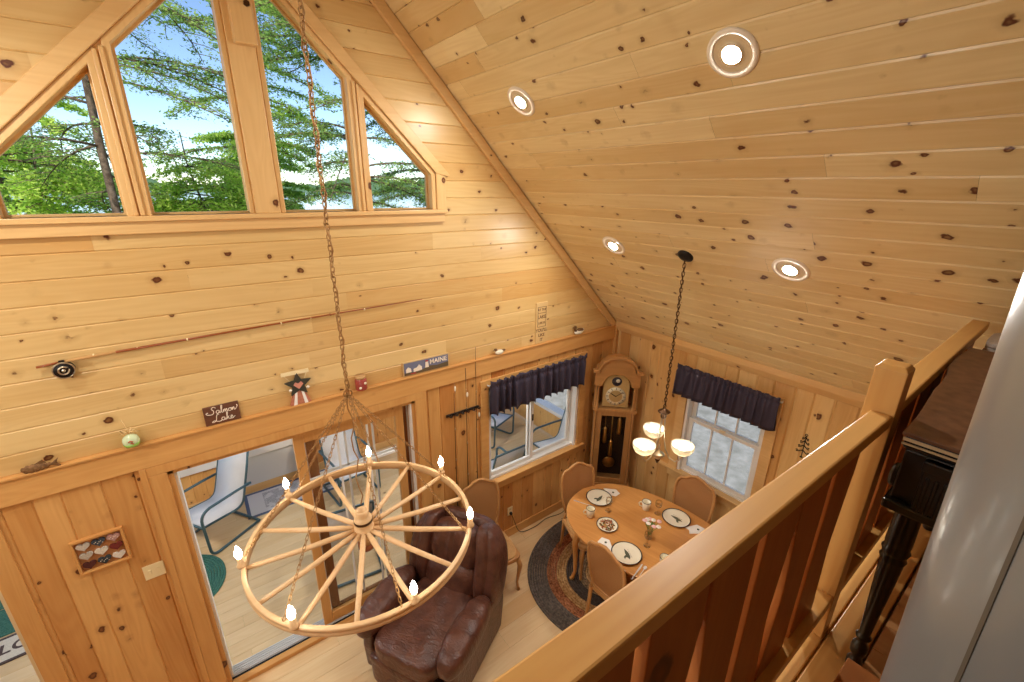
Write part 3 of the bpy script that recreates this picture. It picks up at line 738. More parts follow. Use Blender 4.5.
# stack at the far end of the table and the box on the floor
cr=thing('wooden_crate','rough wooden crate under the striped blankets at the end of the loft','crate',(2.98,.10,ZL))
m=MB()
for k in range(4): m.bb((-.17,-.13,.01+k*.145),(.17,-.112,.13+k*.145)); m.bb((-.17,.112,.01+k*.145),(.17,.13,.13+k*.145)); m.bb((-.18,-.112,.01+k*.145),(-.162,.112,.13+k*.145)); m.bb((.162,-.112,.01+k*.145),(.18,.112,.13+k*.145))
m.build('slat_sides',M['dark_railX'],cr,bevel=.002)
m=MB(); m.bb((-.17,-.13,0),(.17,.13,.014)); m.build('base',M['dark_railX'],cr)
m=MB(); m.bb((-.18,-.14,.575),(.18,.14,.592)); m.build('lid',M['dark_railX'],cr,bevel=.002)
bl=['lowest folded pale wool blanket on the loft crate','middle folded pale wool blanket on the loft crate','topmost folded pale wool blanket on the loft crate']
for k in range(3):
    b=thing('folded_blanket',bl[k],'blanket',(2.98,.10,ZL+.592+k*.085),random.uniform(-.04,.04),'folded blankets on the loft crate')
    m=MB()
    for q in range(3): m.blob((0,0,.014+q*.026),(.30-q*.004,.24,.029),.35,8)
    m.build('folds',M['blanket'],b)
    m=MB(); m.tube([(-.149,-.06,.006),(-.153,-.06,.04),(-.149,-.06,.078)],.010,6,flat=.3); m.blob((-.06,0,.026),(.20,.246,.010),.35,6); m.build('dark_stripe',M['blanket_dark'],b)
bx=thing('footstool','brown wooden box stool corner near the black table leg','stool',(1.33,.066,ZL),0)
m=MB(); m.bb((-.085,-.075,.10),(.085,.075,.125)); m.build('seat',M['dark_railX'],bx,bevel=.003)
for sx in (-1,1): m=MB(); m.bb((sx*.07-.009,-.065,0),(sx*.07+.009,.065,.10)); m.build('leg',M['dark_railZ'],bx,bevel=.002)
m=MB(); m.bb((-.061,-.055,.055),(.061,.055,.075)); m.build('stretcher',M['dark_railX'],bx)
# ------------------------------------------------------------------ grey flue pipe
pp=thing('flue_pipe','thick glossy grey metal flue pipe standing in the loft','pipe',(.602,-.096,ZL))
ht=(CS-.72)-ZL-.03
m=MB(); m.lathe([(.132,0),(.132,ht)],72); m.build('pipe',M['pipe'],pp)
pp.rotation_euler=(math.radians(-1.55),0,0); pp.location=(.602,-.131,ZL)
a=math.radians(143.6); m=MB(); q=Vector((math.cos(a)*.1322,math.sin(a)*.1322,0)); m.box((q.x,q.y,ht/2),(.002,.0035,ht),a); m.build('seam',plain('seam_metal',lin(92,84,72),.5,.2),pp)
m=MB(); m.lathe([(.128,0),(.17,0),(.17,.012),(.136,.03)],48); m.build('floor_collar',M['black_iron'],pp)
# ------------------------------------------------------------------ recessed lights
def frame_to(n):
    z=Vector(n).normalized(); x=Vector((0,1,0)); y=z.cross(x); return Matrix((x,y,z)).transposed().to_4x4()
DLL=['recessed ceiling light highest and nearest to the loft','recessed ceiling light high on the slope near the gable windows','lower recessed ceiling light near the corner over the clock','lower recessed ceiling light above the dining window',
 'added unseen recessed light high on the far slope beside the gable','added unseen recessed light high on the far slope beside the loft','added unseen recessed light low on the far slope beside the gable','added unseen recessed light low on the far slope beside the loft','recessed light above the loft floor']
DLP=[(2.07,1.19,1),(2.07,2.66,1),(3.095,2.62,1),(3.095,1.17,1),(mir(2.07),2.66,-1),(mir(2.07),1.19,-1),(mir(3.095),2.62,-1),(mir(3.095),1.17,-1)]  # left-slope ones are unseen mirrored copies, added for even fill light
d0=None
for k,(x,y,s) in enumerate(DLP):
    z=(CS-x) if s>0 else (CS-mir(x))
    if d0 is None:
        d0=thing('recessed_light',DLL[0],'ceiling light',(0,0,0),0,'recessed ceiling lights')
        m=MB(); m.lathe([(.112,0),(.112,.006),(.100,.011),(.088,.009),(.084,.003)],40); m.build('trim_ring',M['fixture_white'],d0)
        m=MB(); m.lathe([(.086,.0022),(.066,.0012),(.046,.001),(.044,.0115),(.041,.0116)],40); m.build('baffle',plain('baffle',lin(214,196,160),.4),d0)
        m=MB(); m.lathe([(.041,.0118),(.030,.0128),(.0,.0132)],28); m.build('bulb',M['spot'],d0)
        o=d0
    else: o=dup(d0,label=DLL[k])
    n=(-S2*s,0,-S2)
    o.matrix_world=Matrix.Translation((x,y,z))@frame_to(n)
    # parts keep following through the parent
# ------------------------------------------------------------------ wagon wheel chandelier
ch=thing('wagon_wheel_chandelier','round wooden wagon wheel chandelier with seven candle bulbs on chains','chandelier',(XR,2.02,2.19))
Rw=.578; TW=Matrix.Rotation(math.radians(-1.48),4,'Y')@Matrix.Rotation(math.radians(1.41),4,'X')
m=MB(); pr=[]
k=72
vs=[];fs=[]
sec=[(.0,-.024),(.018,-.024),(.022,-.019),(.022,-.003),(.018,.0),(.018,.003),(.022,.006),(.022,.019),(.017,.024),(0,.024)]
m.lathe([(Rw-.018,.024)]+[(Rw-.018,-.024)]+[(Rw-.018+a,b) for a,b in sec[1:]],k,TW); m.build('rim',M['wheelX'],ch)
m=MB(); m.lathe([(0,.10),(.020,.10),(.024,.135),(.032,.135),(.035,.13),(.035,.105),(.033,.095),(.043,.09),(.047,.08),(.047,.045),(.043,.035),(.052,.025),(.054,0),(.050,-.028),(.040,-.05),(.036,-.085),(0,-.085)],28,TW); hub=m.build('hub',M['wheelZ'],ch)
m=MB(); m.lathe([(.0,-.085),(.045,-.085),(.045,-.115),(.030,-.125),(0,-.128)],24,TW); m.build('hub_cap',plain('red_brown_cap',lin(150,86,50),.4),hub)
m=MB(); m.lathe([(.0475,.076),(.049,.076),(.049,.060),(.0475,.060)],28,TW); m.build('iron_band',M['bronze'],hub)
A0=[15.5+360/7*q for q in range(7)]
spk=[15.5+360/14*q for q in range(14)]
for a in spk:
    r=math.radians(a); dr=Vector((math.cos(r),math.sin(r),0)); m=MB()
    m.tube([dr*.045+Vector((0,0,.012)),dr*.12+Vector((0,0,.010)),dr*.30,dr*(Rw-.012)],[.012,.0145,.014,.0115],10,M=TW); m.build('spoke',M['wheelX'],ch)
def link_chain(m,p0,p1,L,w,r,n=10):
    p0,p1=Vector(p0),Vector(p1); d=p1-p0; cnt=max(1,int(d.length/(L*.78))); z=d.normalized(); x=z.orthogonal().normalized(); y=z.cross(x)
    for i in range(cnt):
        c=p0+d*((i+.5)/cnt); u=x if i%2 else y
        path=[c+z*(L/2-w/2)*(1 if math.sin(t)>=0 else -1)+z*(w/2)*math.sin(t)+u*(w/2)*math.cos(t) for t in [2*PI*q/n for q in range(n)]]
        m.tube(path,r,5,closed=True)
ap=Vector((0,0,.82))
m=MB(); link_chain(m,ap,(0,0,ZRIDGE-.12-2.2),.029,.017,.0026); mc=m.build('chain',M['chain_tan'],ch)
m=MB(); m.tube([(.012*math.sin(q*1.7),.012*math.cos(q*1.7),.16+(3.5)*q/60) for q in range(61)],.0035,5); m.build('lamp_cord',M['chain_tan'],ch)
m=MB(); m.lathe([(0,ZRIDGE-.09-2.2),(.07,ZRIDGE-.09-2.2),(.065,ZRIDGE-.11-2.2),(.02,ZRIDGE-.13-2.2),(0,ZRIDGE-.13-2.2)],24); m.build('canopy',M['bronze'],ch)
m=MB(); m.tube([(.02*math.cos(t),0,.82+.02*math.sin(t)) for t in [2*PI*q/16 for q in range(16)]],.004,6,closed=True); m.build('gather_ring',M['chain_tan'],ch)
for a in A0:
    r=math.radians(a-6); m=MB(); link_chain(m,ap,TW@Vector((Rw*.985*math.cos(r),Rw*.985*math.sin(r),.026)),.026,.013,.0017,8); m.build('hanger_chain',M['chain_tan'],ch)
for a in A0:
    r=math.radians(a); p=TW@Matrix.Translation((Rw*math.cos(r),Rw*math.sin(r),.022))
    m=MB(); m.lathe([(0,0),(.020,0),(.021,.008),(.016,.016),(.0135,.02),(.0135,.055),(0,.055)],16,p); s=m.build('candle_socket',M['wheelZ'],ch)
    m=MB(); m.lathe([(.009,.055),(.012,.061),(.0165,.075),(.016,.087),(.0115,.104),(.005,.119),(.002,.128),(0,.130)],16,p); m.build('flame_bulb',M['bulb'],s)
# ------------------------------------------------------------------ pendant over the dining table
pn=thing('dining_chandelier','three armed chandelier with white glass bowls over the dining table','chandelier',(3.10,1.915,1.655))
zc=CS-3.10-1.655
Mc=Matrix.Translation((0,0,zc))@frame_to((-S2,0,-S2))
m=MB(); m.lathe([(.062,0),(.062,.010),(.045,.022),(.015,.028),(0,.028)],28,Mc); m.build('canopy',M['black_iron'],pn)
m=MB(); link_chain(m,(0,0,.53),(0,0,zc-.03),.040,.022,.0032); m.build('chain',M['bronze'],pn)
m=MB(); m.tube([(.008*math.sin(q*1.9),.008*math.cos(q*1.9),.53+(zc-.56)*q/40) for q in range(41)],.0028,5); m.build('lamp_cord',M['bronze'],pn)
m=MB(); m.lathe([(0,.535),(.012,.53),(.020,.515),(.045,.505),(.052,.498),(.045,.490),(.022,.48),(.026,.455),(.022,.44),(.010,.43),(0,.43)],24); m.build('top_cap',M['bronze'],pn)
m=MB(); m.lathe([(0,0),(.006,.004),(.010,.018),(.028,.035),(.032,.05),(.050,.062),(.056,.075),(.045,.088),(.015,.10),(.010,.14),(.006,.17),(0,.17)],24); m.build('hub_plate',M['nickel'],pn)
m=MB(); m.lathe([(0,-.022),(.008,-.015),(.012,-.004),(.020,.012),(.026,.034),(0,.034)],20); m.build('finial',M['bronze'],pn)
for a in (172,52,-68):
    r=math.radians(a); dx,dy=math.cos(r),math.sin(r)
    P=[(.018,.44),(.020,.36),(.030,.25),(.055,.14),(.095,.065),(.145,.045),(.180,.075),(.190,.11)]
    m=MB(); m.tube([(dx*q,dy*q,z) for q,z in P],.0062,8); m.lathe([(0,.105),(.016,.105),(.020,.12),(.016,.135),(0,.135)],16,Matrix.Translation((dx*.19,dy*.19,0))); ar=m.build('arm',M['nickel'],pn)
    Ms=Matrix.Translation((dx*.19,dy*.19,.135))@Matrix.Scale(1.07,4)
    m=MB(); m.lathe([(.02,.0),(.045,.008),(.072,.028),(.088,.058),(.092,.092),(.087,.092),(.083,.06),(.068,.033),(.043,.014),(.02,.006)],32,Ms); m.build('glass_shade',M['shade'],ar)
    m=MB(); m.lathe([(.010,.006),(.012,.02),(.022,.04),(.026,.055),(.020,.072),(0,.078)],16,Ms); m.build('bulb',M['pbulb'],ar)
# ------------------------------------------------------------------ recliner (front = -Y)
rc=thing('leather_recliner','brown leather recliner armchair beside the open patio door','armchair',(1.235,2.70,0),math.radians(-61))
L=M['leather']
m=MB(); m.bb((-.34,-.36,.03),(.34,.36,.30)); m.bb((-.30,.30,.30),(.30,.42,.55)); m.build('base',L,rc,bevel=.02)
for s in (-1,1):
    m=MB(); m.prism([(-.42,.03),(.40,.03),(.45,.30),(.45,.52),(-.42,.52),(-.44,.30)],'x',s*.345,s*.455); m.build('side_panel',L,rc,bevel=.03,seg=4)
    def armf(w,q): 
        return (w.x*(1-.10*max(0,q.y)),w.y,w.z-.06*max(0,(q.y*.5+.5))*0-.035*max(0,-q.y)**4+.008*math.sin(w.y*38)*(q.z>.2))
    m=MB(); m.blob((s*.395,-.155,.55),(.25,.70,.23),.74,16,armf); m.build('armrest',L,rc)
m=MB(); m.blob((0,-.13,.40),(.64,.80,.20),.42,18,lambda w,q:(w.x,w.y,w.z+.03*math.cos(w.x*4)*(q.z>0)+.006*math.sin(w.x*30+w.y*9)*(q.z>.3))); m.build('seat_cushion',L,rc)
m=MB(); m.blob((0,-.465,.20),(.62,.12,.34),.38,12); m.blob((0,-.485,.315),(.64,.10,.10),.6,10); m.build('footrest',L,rc)
th=math.radians(-16); RB=Matrix.Translation((0,.30,.42))@Matrix.Rotation(th,4,'X')
m=MB(); m.blob((0,.135,.30),(.80,.13,.74),.45,14,lambda w,q:(w.x*(1-.16*max(0,q.z)**2),w.y,w.z),M=RB); m.build('back_shell',L,rc)
bk=MB().blob((0,-.03,.13),(.56,.25,.36),.7,16,lambda w,q:(w.x,w.y+.02*abs(math.sin(w.x*6))*0,w.z),M=RB); lum=bk.build('lumbar_cushion',L,rc)
def tuft(w,q):
    g=-.020*(abs(math.sin(w.x*PI/.16))<.16)*(q.y<-.1)
    return (w.x*(1-.08*max(0,q.z)),w.y-g*1.0+.010*math.cos(w.x*2*PI/.16)*(q.y<0)*-1,w.z)
m=MB(); m.blob((0,-.03,.44),(.56,.22,.40),.62,22,tuft,M=RB); m.build('head_cushion',L,rc)
for s in (-1,1):
    def wing(w,q,s=s): return (w.x-s*.06*max(0,q.z)**2,w.y,w.z+.007*math.sin(w.z*46))
    m=MB(); m.blob((s*.305,-.02,.33),(.15,.25,.70),.6,18,wing,M=RB); m.build('back_bolster',L,rc)
    m=MB(); m.blob((s*.39,.02,.29),(.165,.29,.76),.6,16,lambda w,q,s=s:(w.x-s*.11*max(0,q.z)**2,w.y,w.z+.006*math.sin(w.z*40)),M=RB); m.build('back_wing',L,rc)
# ------------------------------------------------------------------ dining chairs (front = -Y)
def make_chair(name,label,grp):
    t=thing(name,label,'chair',(0,0,0),0,grp)
    m=MB(); sp=[(-.20,.20),(-.235,-.05),(-.24,-.22),(-.20,-.265),(0,-.28),(.20,-.265),(.24,-.22),(.235,-.05),(.20,.20)]
    m.prism(sp[::-1],'z',.40,.445); m.build('seat_rail',M['light_oak'+'X'],t,bevel=.008)
    m=MB(); m.blob((0,-.03,.452),(.44,.46,.05),.45,12,lambda w,q:(w.x*(1-.10*max(0,q.y)),w.y,w.z)); m.build('seat',fabric('tan_seat',lin(196,152,98),lin(212,170,116),90,.85,.2),t)
    for s in (-1,1):
        m=MB(); P=[(s*.205,-.235,.40),(s*.222,-.252,.33),(s*.214,-.244,.22),(s*.203,-.232,.10),(s*.207,-.24,.035),(s*.215,-.25,.0)]
        m.tube(P,[.026,.027,.020,.0135,.014,.018],10); m.build('leg',M['light_oak'+'Z'],t)
        m=MB(); P=[(s*.185,.20,.44),(s*.186,.205,.3),(s*.188,.225,.12),(s*.19,.245,.0)]
        m.tube(P,[.020,.019,.017,.015],8); m.build('leg',M['light_oak'+'Z'],t)
    # back outline, arched crest with soft shoulders
    def outl(k):
        o=[(-.155,.50),(-.185,.60),(-.205,.75),(-.207,.88),(-.193,.965),(-.165,1.005),(-.115,1.02),(-.065,1.055),(0,1.075)]
        o=o+[(-x,z) for x,z in o[-2::-1]]+[(.09,.49),(-.09,.49)]
        cx,cz=0,.78
        return [(cx+(x-cx)*k,cz+(z-cz)*k) for x,z in o]
    def lean(p,y): return (p[0],y+.20+(p[1]-.45)*.135,p[1])
    O=outl(1.0); m=MB(); m.tube([lean(p,0) for p in O],.0155,8,closed=True)
    for s in (-1,1): m.tube([(s*.185,.20,.42),lean((s*.165,.51),0)],[.018,.016],8)
    m.build('back_frame',M['light_oak'+'Z'],t)
    n=len(O); m=MB(); vs=[lean(p,-.004) for p in O]+[lean(p,.004) for p in O]
    m.add(vs,[tuple(range(n)),tuple(range(n,2*n))[::-1]]); m.build('cane_panel',M['cane'],t)
    return t
GC='cane backed dining chairs'
c1=make_chair('dining_chair','cane backed dining chair at the table corner in front of the tall clock',GC)
c1.location=(3.06,2.62,0); c1.rotation_euler=(0,0,math.radians(-14))
dup(c1,(3.70,1.90,0),math.radians(-78),'cane backed dining chair under the white grid window')
dup(c1,(2.73,1.88,0),math.radians(90),'dining chair seen from behind, its dark back nearest the loft railing')
dup(c1,(2.03,3.02,0),math.radians(-11),'cane backed chair against the wall behind the leather recliner')
# ------------------------------------------------------------------ dining table
tb=thing('dining_table','oval oak dining table set with plates and mugs','table',(3.217,1.99,0),.19)
def sell(a,b,e,n=72): return [(a*math.copysign(abs(math.cos(t))**(2/e),math.cos(t)),b*math.copysign(abs(math.sin(t))**(2/e),math.sin(t))) for t in [2*PI*i/n for i in range(n)]]
m=MB(); m.prism(sell(.585,.85,2.3),'z',.725,.75); m.build('tabletop',M['oakY'],tb,bevel=.008,seg=3)
m=MB()
o_,i_=sell(.50,.76,2.6),sell(.48,.74,2.6); n=len(o_)
m.add([(x,y,z) for z in(.64,.725) for q in(o_,i_) for x,y in q],[f for i in range(n) for f in((i,(i+1)%n,2*n+(i+1)%n,2*n+i),(n+i,3*n+i,3*n+(i+1)%n,n+(i+1)%n),(i,n+i,n+(i+1)%n,(i+1)%n))]); m.build('apron',M['oakX'],tb)
for sx in (-1,1):
    for sy in (-1,1):
        m=MB(); P=[(sx*.36,sy*.55,.70),(sx*.37,sy*.565,.60),(sx*.385,sy*.58,.50),(sx*.375,sy*.57,.30),(sx*.37,sy*.565,.12),(sx*.385,sy*.585,.03),(sx*.39,sy*.595,.014)]
        m.tube(P,[.034,.038,.033,.024,.018,.020,.024],12); m.build('leg',M['oakZ'],tb)
# ------------------------------------------------------------------ braided rug
def braided(name,label,cx,cy,a,b,rings,mats,rot=0,w=.026,z=.0,group=None):
    e=thing(name,label,'rug',(cx,cy,z),rot,group); i=0; k=0
    for cnt,mt in rings:
        m=MB()
        for q in range(cnt):
            aa,bb=a-w*(i+.5),b-w*(i+.5); i+=1
            if bb<.01: break
            m.tube([(x,y,.008) for x,y in sell(aa,bb,2.15,64)],[w*.53]*64,6,closed=True,flat=.6)
        if m.v: m.build('braid_band',mats[mt],e)
    return e
bf=lambda n,c1,c2:fabric(n,c1,c2,48,.95,.5)
RM=dict(g=bf('braid_grey',lin(76,70,66),lin(122,110,100)),r=bf('braid_rust',lin(112,60,38),lin(190,128,88)),t=bf('braid_tan',lin(150,106,62),lin(214,176,122)),d=bf('braid_dark',lin(58,50,46),lin(88,78,70)),m=bf('braid_mixed',lin(96,80,66),lin(184,156,120)))
braided('braided_rug','oval braided grey, rust and tan rug under the dining table',3.27,2.33,1.05,.88,[(8,'g'),(4,'r'),(4,'t'),(5,'d'),(3,'m'),(2,'t'),(8,'d')],RM,.04)
# ------------------------------------------------------------------ sling chairs of the sunroom (front = -Y)
def arc(p0,pc,p1,n=6):
    return [tuple((1-t)**2*p0[i]+2*t*(1-t)*pc[i]+t*t*p1[i] for i in range(3)) for t in [q/n for q in range(n+1)]]
def make_sling(label,grp):
    t=thing('sling_chair',label,'patio chair',(0,0,0),0,grp)
    for s in (-1,1):
        x=s*.27
        P=[(x,.30,.02)]+arc((x,-.22,.02),(x,-.31,.02),(x,-.32,.10))+arc((x,-.335,.48),(x,-.34,.60),(x,-.22,.61))+[(x,.10,.60),(x,.29,.585)]
        m=MB(); m.tube(P,.0155,8); m.build('side_frame',M['teal'],t)
        x=s*.235
        P=[(x,-.31,.40)]+arc((x,.06,.345),(x,.17,.33),(x,.20,.44))+[(x,.30,.75),(x,.37,.99)]
        m=MB(); m.tube(P,.013,8); m.build('seat_rail',M['teal'],t)
    m=MB(); m.tube([(-.27,.30,.02),(.27,.30,.02)],.0155,8); m.build('base_bar',M['teal'],t)
    m=MB(); m.tube([(-.235,.37,.99),(.235,.37,.99)],.013,8); m.build('top_bar',M['teal'],t)
    m=MB(); m.tube([(-.27,-.325,.40),(.27,-.325,.40)],.013,8); m.tube([(-.27,.27,.59),(-.235,.245,.59)],.012,6); m.tube([(.27,.27,.59),(.235,.245,.59)],.012,6); m.build('cross_bar',M['teal'],t)
    P=[(-.31,.405)]+[(p[1],p[2]) for p in arc((0,.06,.352),(0,.165,.335),(0,.195,.445))]+[(.295,.75),(.365,.98)]
    m=MB(); n=len(P); vs=[(sx*.232,y,z) for y,z in P for sx in(-1,1)]
    m.add(vs,[(2*i,2*i+1,2*i+3,2*i+2) for i in range(n-1)],True); m.build('sling',M['sling'],t,solid=.004)
    return t
GS='sling chairs in the sunroom'
s1=make_sling('pale sling chair with teal arms seen through the open half of the patio door',GS)
s1.location=(-.20,5.52,-.02); s1.rotation_euler=(0,0,math.radians(-57))
dup(s1,(1.33,5.42,-.02),math.radians(6),'pale sling chair facing the house, farther back behind the glass door panel')
dup(s1,(.93,4.15,-.02),math.radians(172),'pale sling chair with its back close against the glass door panel')
dup(s1,(2.78,4.02,-.02),math.radians(180),'pale sling chair with its back just outside the left half of the white sliding window')
dup(s1,(3.62,5.42,-.02),math.radians(20),'pale sling chair across the sunroom, seen through the left half of the sliding window')
dup(s1,(4.02,4.10,-.02),math.radians(-90),'pale sling chair outside the right half of the sliding window')
braided('braided_rug','round green braided rug in front of the sling chair beyond the open patio door',-.66,4.86,.44,.44,[(17,'G')],dict(G=M['green_rug']),0,.026,-.02,'green braided rugs in the sunroom')
braided('braided_rug','green braided rug beyond the doorway at the far left',-1.98,5.57,.66,.40,[(15,'G')],dict(G=M['green_rug']),0,.026,-.02,'green braided rugs in the sunroom')
for x,lab in ((-1.0,'added unseen fill lamp under the sunroom rafter toward the left doorway'),(2.1,'added unseen fill lamp under the sunroom rafter toward the sliding window')):  # lamps added out of view to brighten the sunroom
    m=MB(); m.prism([(YG+.15,2.50),(YP+.1,2.30),(YP+.1,2.41),(YG+.15,2.61)],'x',x-.04,x+.04); struct(m.build('trim_21' if x<0 else 'trim_22',M['white_paint']),'white rafter across the sunroom','rafter')
    t=thing('fill_globe',lab,'fill lamp',(x,4.4,2.42),0,'added sunroom fill lamps')
    m=MB(); m.lathe([(0,0),(.06,0),(.06,-.03),(.04,-.045),(.04,-.06),(0,-.06)],24); m.build('canopy',M['white_paint'],t)
    m=MB(); m.blob((0,0,-.16),(.22,.22,.21),1,10); m.build('globe',M['globe'],t)
def text(s,size,mat,parent,loc,rot,name='lettering',ext=.001,align='CENTER',sx=1):
    c=bpy.data.curves.new(name,'FONT'); c.body=s; c.size=size; c.align_x=align; c.align_y='CENTER'; c.extrude=ext; c.offset=size*.022; c.materials.append(mat)
    tmp=bpy.data.objects.new(name,c); COL.objects.link(tmp); bpy.context.view_layer.update(); me=bpy.data.meshes.new_from_object(tmp.evaluated_get(bpy.context.evaluated_depsgraph_get())); bpy.data.objects.remove(tmp); me.name=name
    o=bpy.data.objects.new(name,me); COL.objects.link(o); o.parent=parent; o.location=loc; o.rotation_euler=rot; o.scale=(sx,1,1); return o
UPR=(PI/2,0,0)   # text standing on the gable wall, read from the room
dm=thing('doormat','pale doormat with dark lettering beyond the left doorway','doormat',(-1.80,4.98,-.02),.05)
m=MB(); m.bb((-.40,-.16,0),(.40,.16,.012)); m.build('mat',M['mat_fabric'],dm,bevel=.004)
m=MB(); m.bb((-.40,-.165,.001),(.40,-.14,.014)); m.bb((-.40,.14,.001),(.40,.165,.014)); m.build('dark_border',M['blanket_dark'],dm)
text('WELCOME',.17,M['blanket_dark'],dm,(0,0,.0135),(0,0,0),ext=.0006)
rn=thing('printed_mat','printed grey and white mat with a blue border on the sunroom floor','mat',(.67,5.83,-.02),math.radians(-1))
m=MB(); m.bb((-.57,-.27,0),(.57,.27,.0035)); m.build('mat',print_mat(),rn)
m=MB()
for a,b in (((-.575,-.275,0),(.575,-.235,.0042)),((-.575,.235,0),(.575,.275,.0042)),((-.575,-.235,0),(-.535,.235,.0042)),((.535,-.235,0),(.575,.235,.0042))): m.bb(a,b)
m.build('blue_border',plain('blue_border',lin(84,98,128),.8),rn)
# ------------------------------------------------------------------ valances
def valance(name,label,W,Hh,loc,rotz,seed):
    """gathered strip, local x along the window, hangs in front of -Y"""
    R=random.Random(seed); t=thing(name,label,'valance',loc,rotz)
    n=260; ph=[R.uniform(0,6) for _ in range(4)]
    nf=max(3,int(W/.098)); am=[R.uniform(.55,1.25) for _ in range(nf+2)]; sh=[R.uniform(-.35,.35) for _ in range(nf+2)]
    def pt(u,v,off):
        k=u*nf; i0=int(min(nf-1,k)); f=k-i0; a=am[i0]*(1-f)+am[i0+1]*f; ph_=2*PI*(k+sh[i0]*(1-f)+sh[i0+1]*f)
        hd=v<.2; w=(.30 if hd else .45+.55*v)
        fold=math.sin(ph_)+.28*math.sin(2*ph_+ph[0])+(.55*math.sin(3.1*ph_+ph[1]) if hd else .25*math.sin(3.1*ph_+ph[1])*(1-v))
        y=-.072-.040*a*w*fold+off-(.0 if abs(v-.17)>.03 else -.014)
        x=(u-.5)*W+.020*w*a*math.cos(ph_+.6)*v*(0 if u<.012 or u>.988 else 1)
        z=Hh*(1-v)+(.010*math.sin(ph_+ph[2])*a if v<.05 else 0)+(.014*math.sin(ph_+1.0)*a if v>.95 else 0)
        return (x,y,z)
    V=[0,.06,.12,.17,.22,.32,.46,.6,.75,.9,1.0]
    m=MB(); vs=[pt(i/n,v,0) for v in V for i in range(n+1)]
    m.add(vs,[(r*(n+1)+i,r*(n+1)+i+1,(r+1)*(n+1)+i+1,(r+1)*(n+1)+i) for r in range(len(V)-1) for i in range(n)],True)
    m.build('gathered_fabric',M['valance'],t,solid=.003)
    m=MB(); m.tube([(-W/2-.004,-.018,Hh*.83),(W/2+.004,-.018,Hh*.83)],.008,8)
    for s in (-1,1): m.tube([(s*(W/2-.002),-.018,Hh*.83),(s*(W/2-.002),.03,Hh*.83)],.007,6)
    m.build('rod',M['white_vinyl'],t); return t
valance('valance','dark gathered valance over the sliding window beside the clock',1.37,.385,(2.935,YG-.024,1.757),0,1)
valance('valance','dark navy valance over the white grid window',1.04,.35,(XE-.024,1.925,1.842),-PI/2,2)
# ------------------------------------------------------------------ grandfather clock, front = -Y
ck=thing('grandfather_clock','tall wooden grandfather clock with an arched hood in the corner','clock',(3.82,3.005,0),-PI/4); ck.scale=(1,.92,.985)
CW=lambda a:M['clockwood'+a]
m=MB(); m.bb((-.27,0,0),(.27,.25,.08)); m.bb((-.255,.01,.08),(.255,.25,.40)); m.bb((-.27,0,.40),(.27,.25,.43)); m.prism([(-.20,.12),(.20,.12),(.20,.36),(-.20,.36)],'y',.0,.012); m.build('plinth',CW('X'),ck,bevel=.006)
m=MB(); m.bb((-.235,.03,.43),(-.205,.25,1.70)); m.bb((.205,.03,.43),(.235,.25,1.70)); m.bb((-.205,.235,.43),(.205,.25,1.70)); m.bb((-.205,.03,.43),(.205,.235,.445)); m.build('trunk_case',CW('Z'),ck,bevel=.004)
m=MB(); m.bb((-.205,.015,.44),(-.145,.045,1.46)); m.bb((.145,.015,.44),(.205,.045,1.46)); m.bb((-.145,.015,.44),(.145,.045,.51)); m.bb((-.145,.015,1.40),(.145,.045,1.46)); dr=m.build('trunk_door',CW('Z'),ck,bevel=.004)
m=MB(); m.bb((-.147,.03,.508),(.147,.034,1.402)); m.build('glass',M['pane'],dr)
m=MB(); m.lathe([(0,0),(.008,.004),(.008,.012),(0,.016)],12,Matrix.Translation((-.175,.013,.95))@Matrix.Rotation(PI/2,4,'X')); m.build('knob',M['brass'],dr)
m=MB(); m.bb((-.204,.225,.446),(.204,.234,1.46)); m.build('back_board',plain('clock_interior',lin(48,32,20),.5),ck)
for k,x in enumerate((-.085,0,.085)):
    m=MB(); z0=(.98,.80,1.12)[k]; m.lathe([(0,z0),(.024,z0),(.026,z0+.01),(.026,z0+.20),(.022,z0+.21),(.006,z0+.22),(.002,z0+.24),(.002,1.44),(0,1.44)],16,Matrix.Translation((x,.10,0))); m.build('weight',M['brass'],ck)
m=MB(); m.tube([(0,.16,1.44),(0,.16,.70)],.004,6); m.lathe([(0,-.006),(.075,-.004),(.078,0),(.075,.004),(0,.008)],28,Matrix.Translation((0,.16,.66))@Matrix.Rotation(PI/2,4,'X')); m.build('pendulum',M['brass'],ck)
# hood
m=MB(); m.bb((-.255,.0,1.46),(.255,.25,1.50)); m.bb((-.245,.02,1.50),(-.225,.25,1.96)); m.bb((.225,.02,1.50),(.245,.25,1.96)); m.bb((-.225,.23,1.50),(.225,.25,2.0)); m.build('hood_case',CW('Z'),ck,bevel=.003)
def archpts(w,zs,h,n=18): return [(w*math.cos(t),zs+h*math.sin(t)) for t in [PI*i/n for i in range(n+1)]]
hood=[(.26,1.80),(.26,1.97)]+archpts(.20,1.99,.165)+[(-.26,1.97),(-.26,1.80),(-.165,1.80)]+archpts(.165,1.80,.155)[::-1][1:-1]+[(.165,1.80)]
m=MB(); m.prism(hood[::-1],'y',.0,.03); m.build('arched_hood',CW('X'),ck,bevel=.004)
crown=[(.285,2.0),(.285,1.97)]+[(.215,1.975)]+archpts(.205,1.99,.165)[1:-1]+[(-.215,1.975),(-.285,1.97),(-.285,2.0),(-.235,2.01)]+archpts(.225,2.0,.185)[::-1][1:-1]+[(.235,2.01)]
m=MB(); m.prism(crown[::-1],'y',-.03,.06); m.build('crown_moulding',CW('X'),ck,bevel=.005)
m=MB(); m.prism([(-.24,1.95),(.24,1.95),(.24,1.98)]+archpts(.20,1.98,.155)[1:-1]+[(-.24,1.98)],'y',.06,.25); m.build('hood_roof',CW('X'),ck)
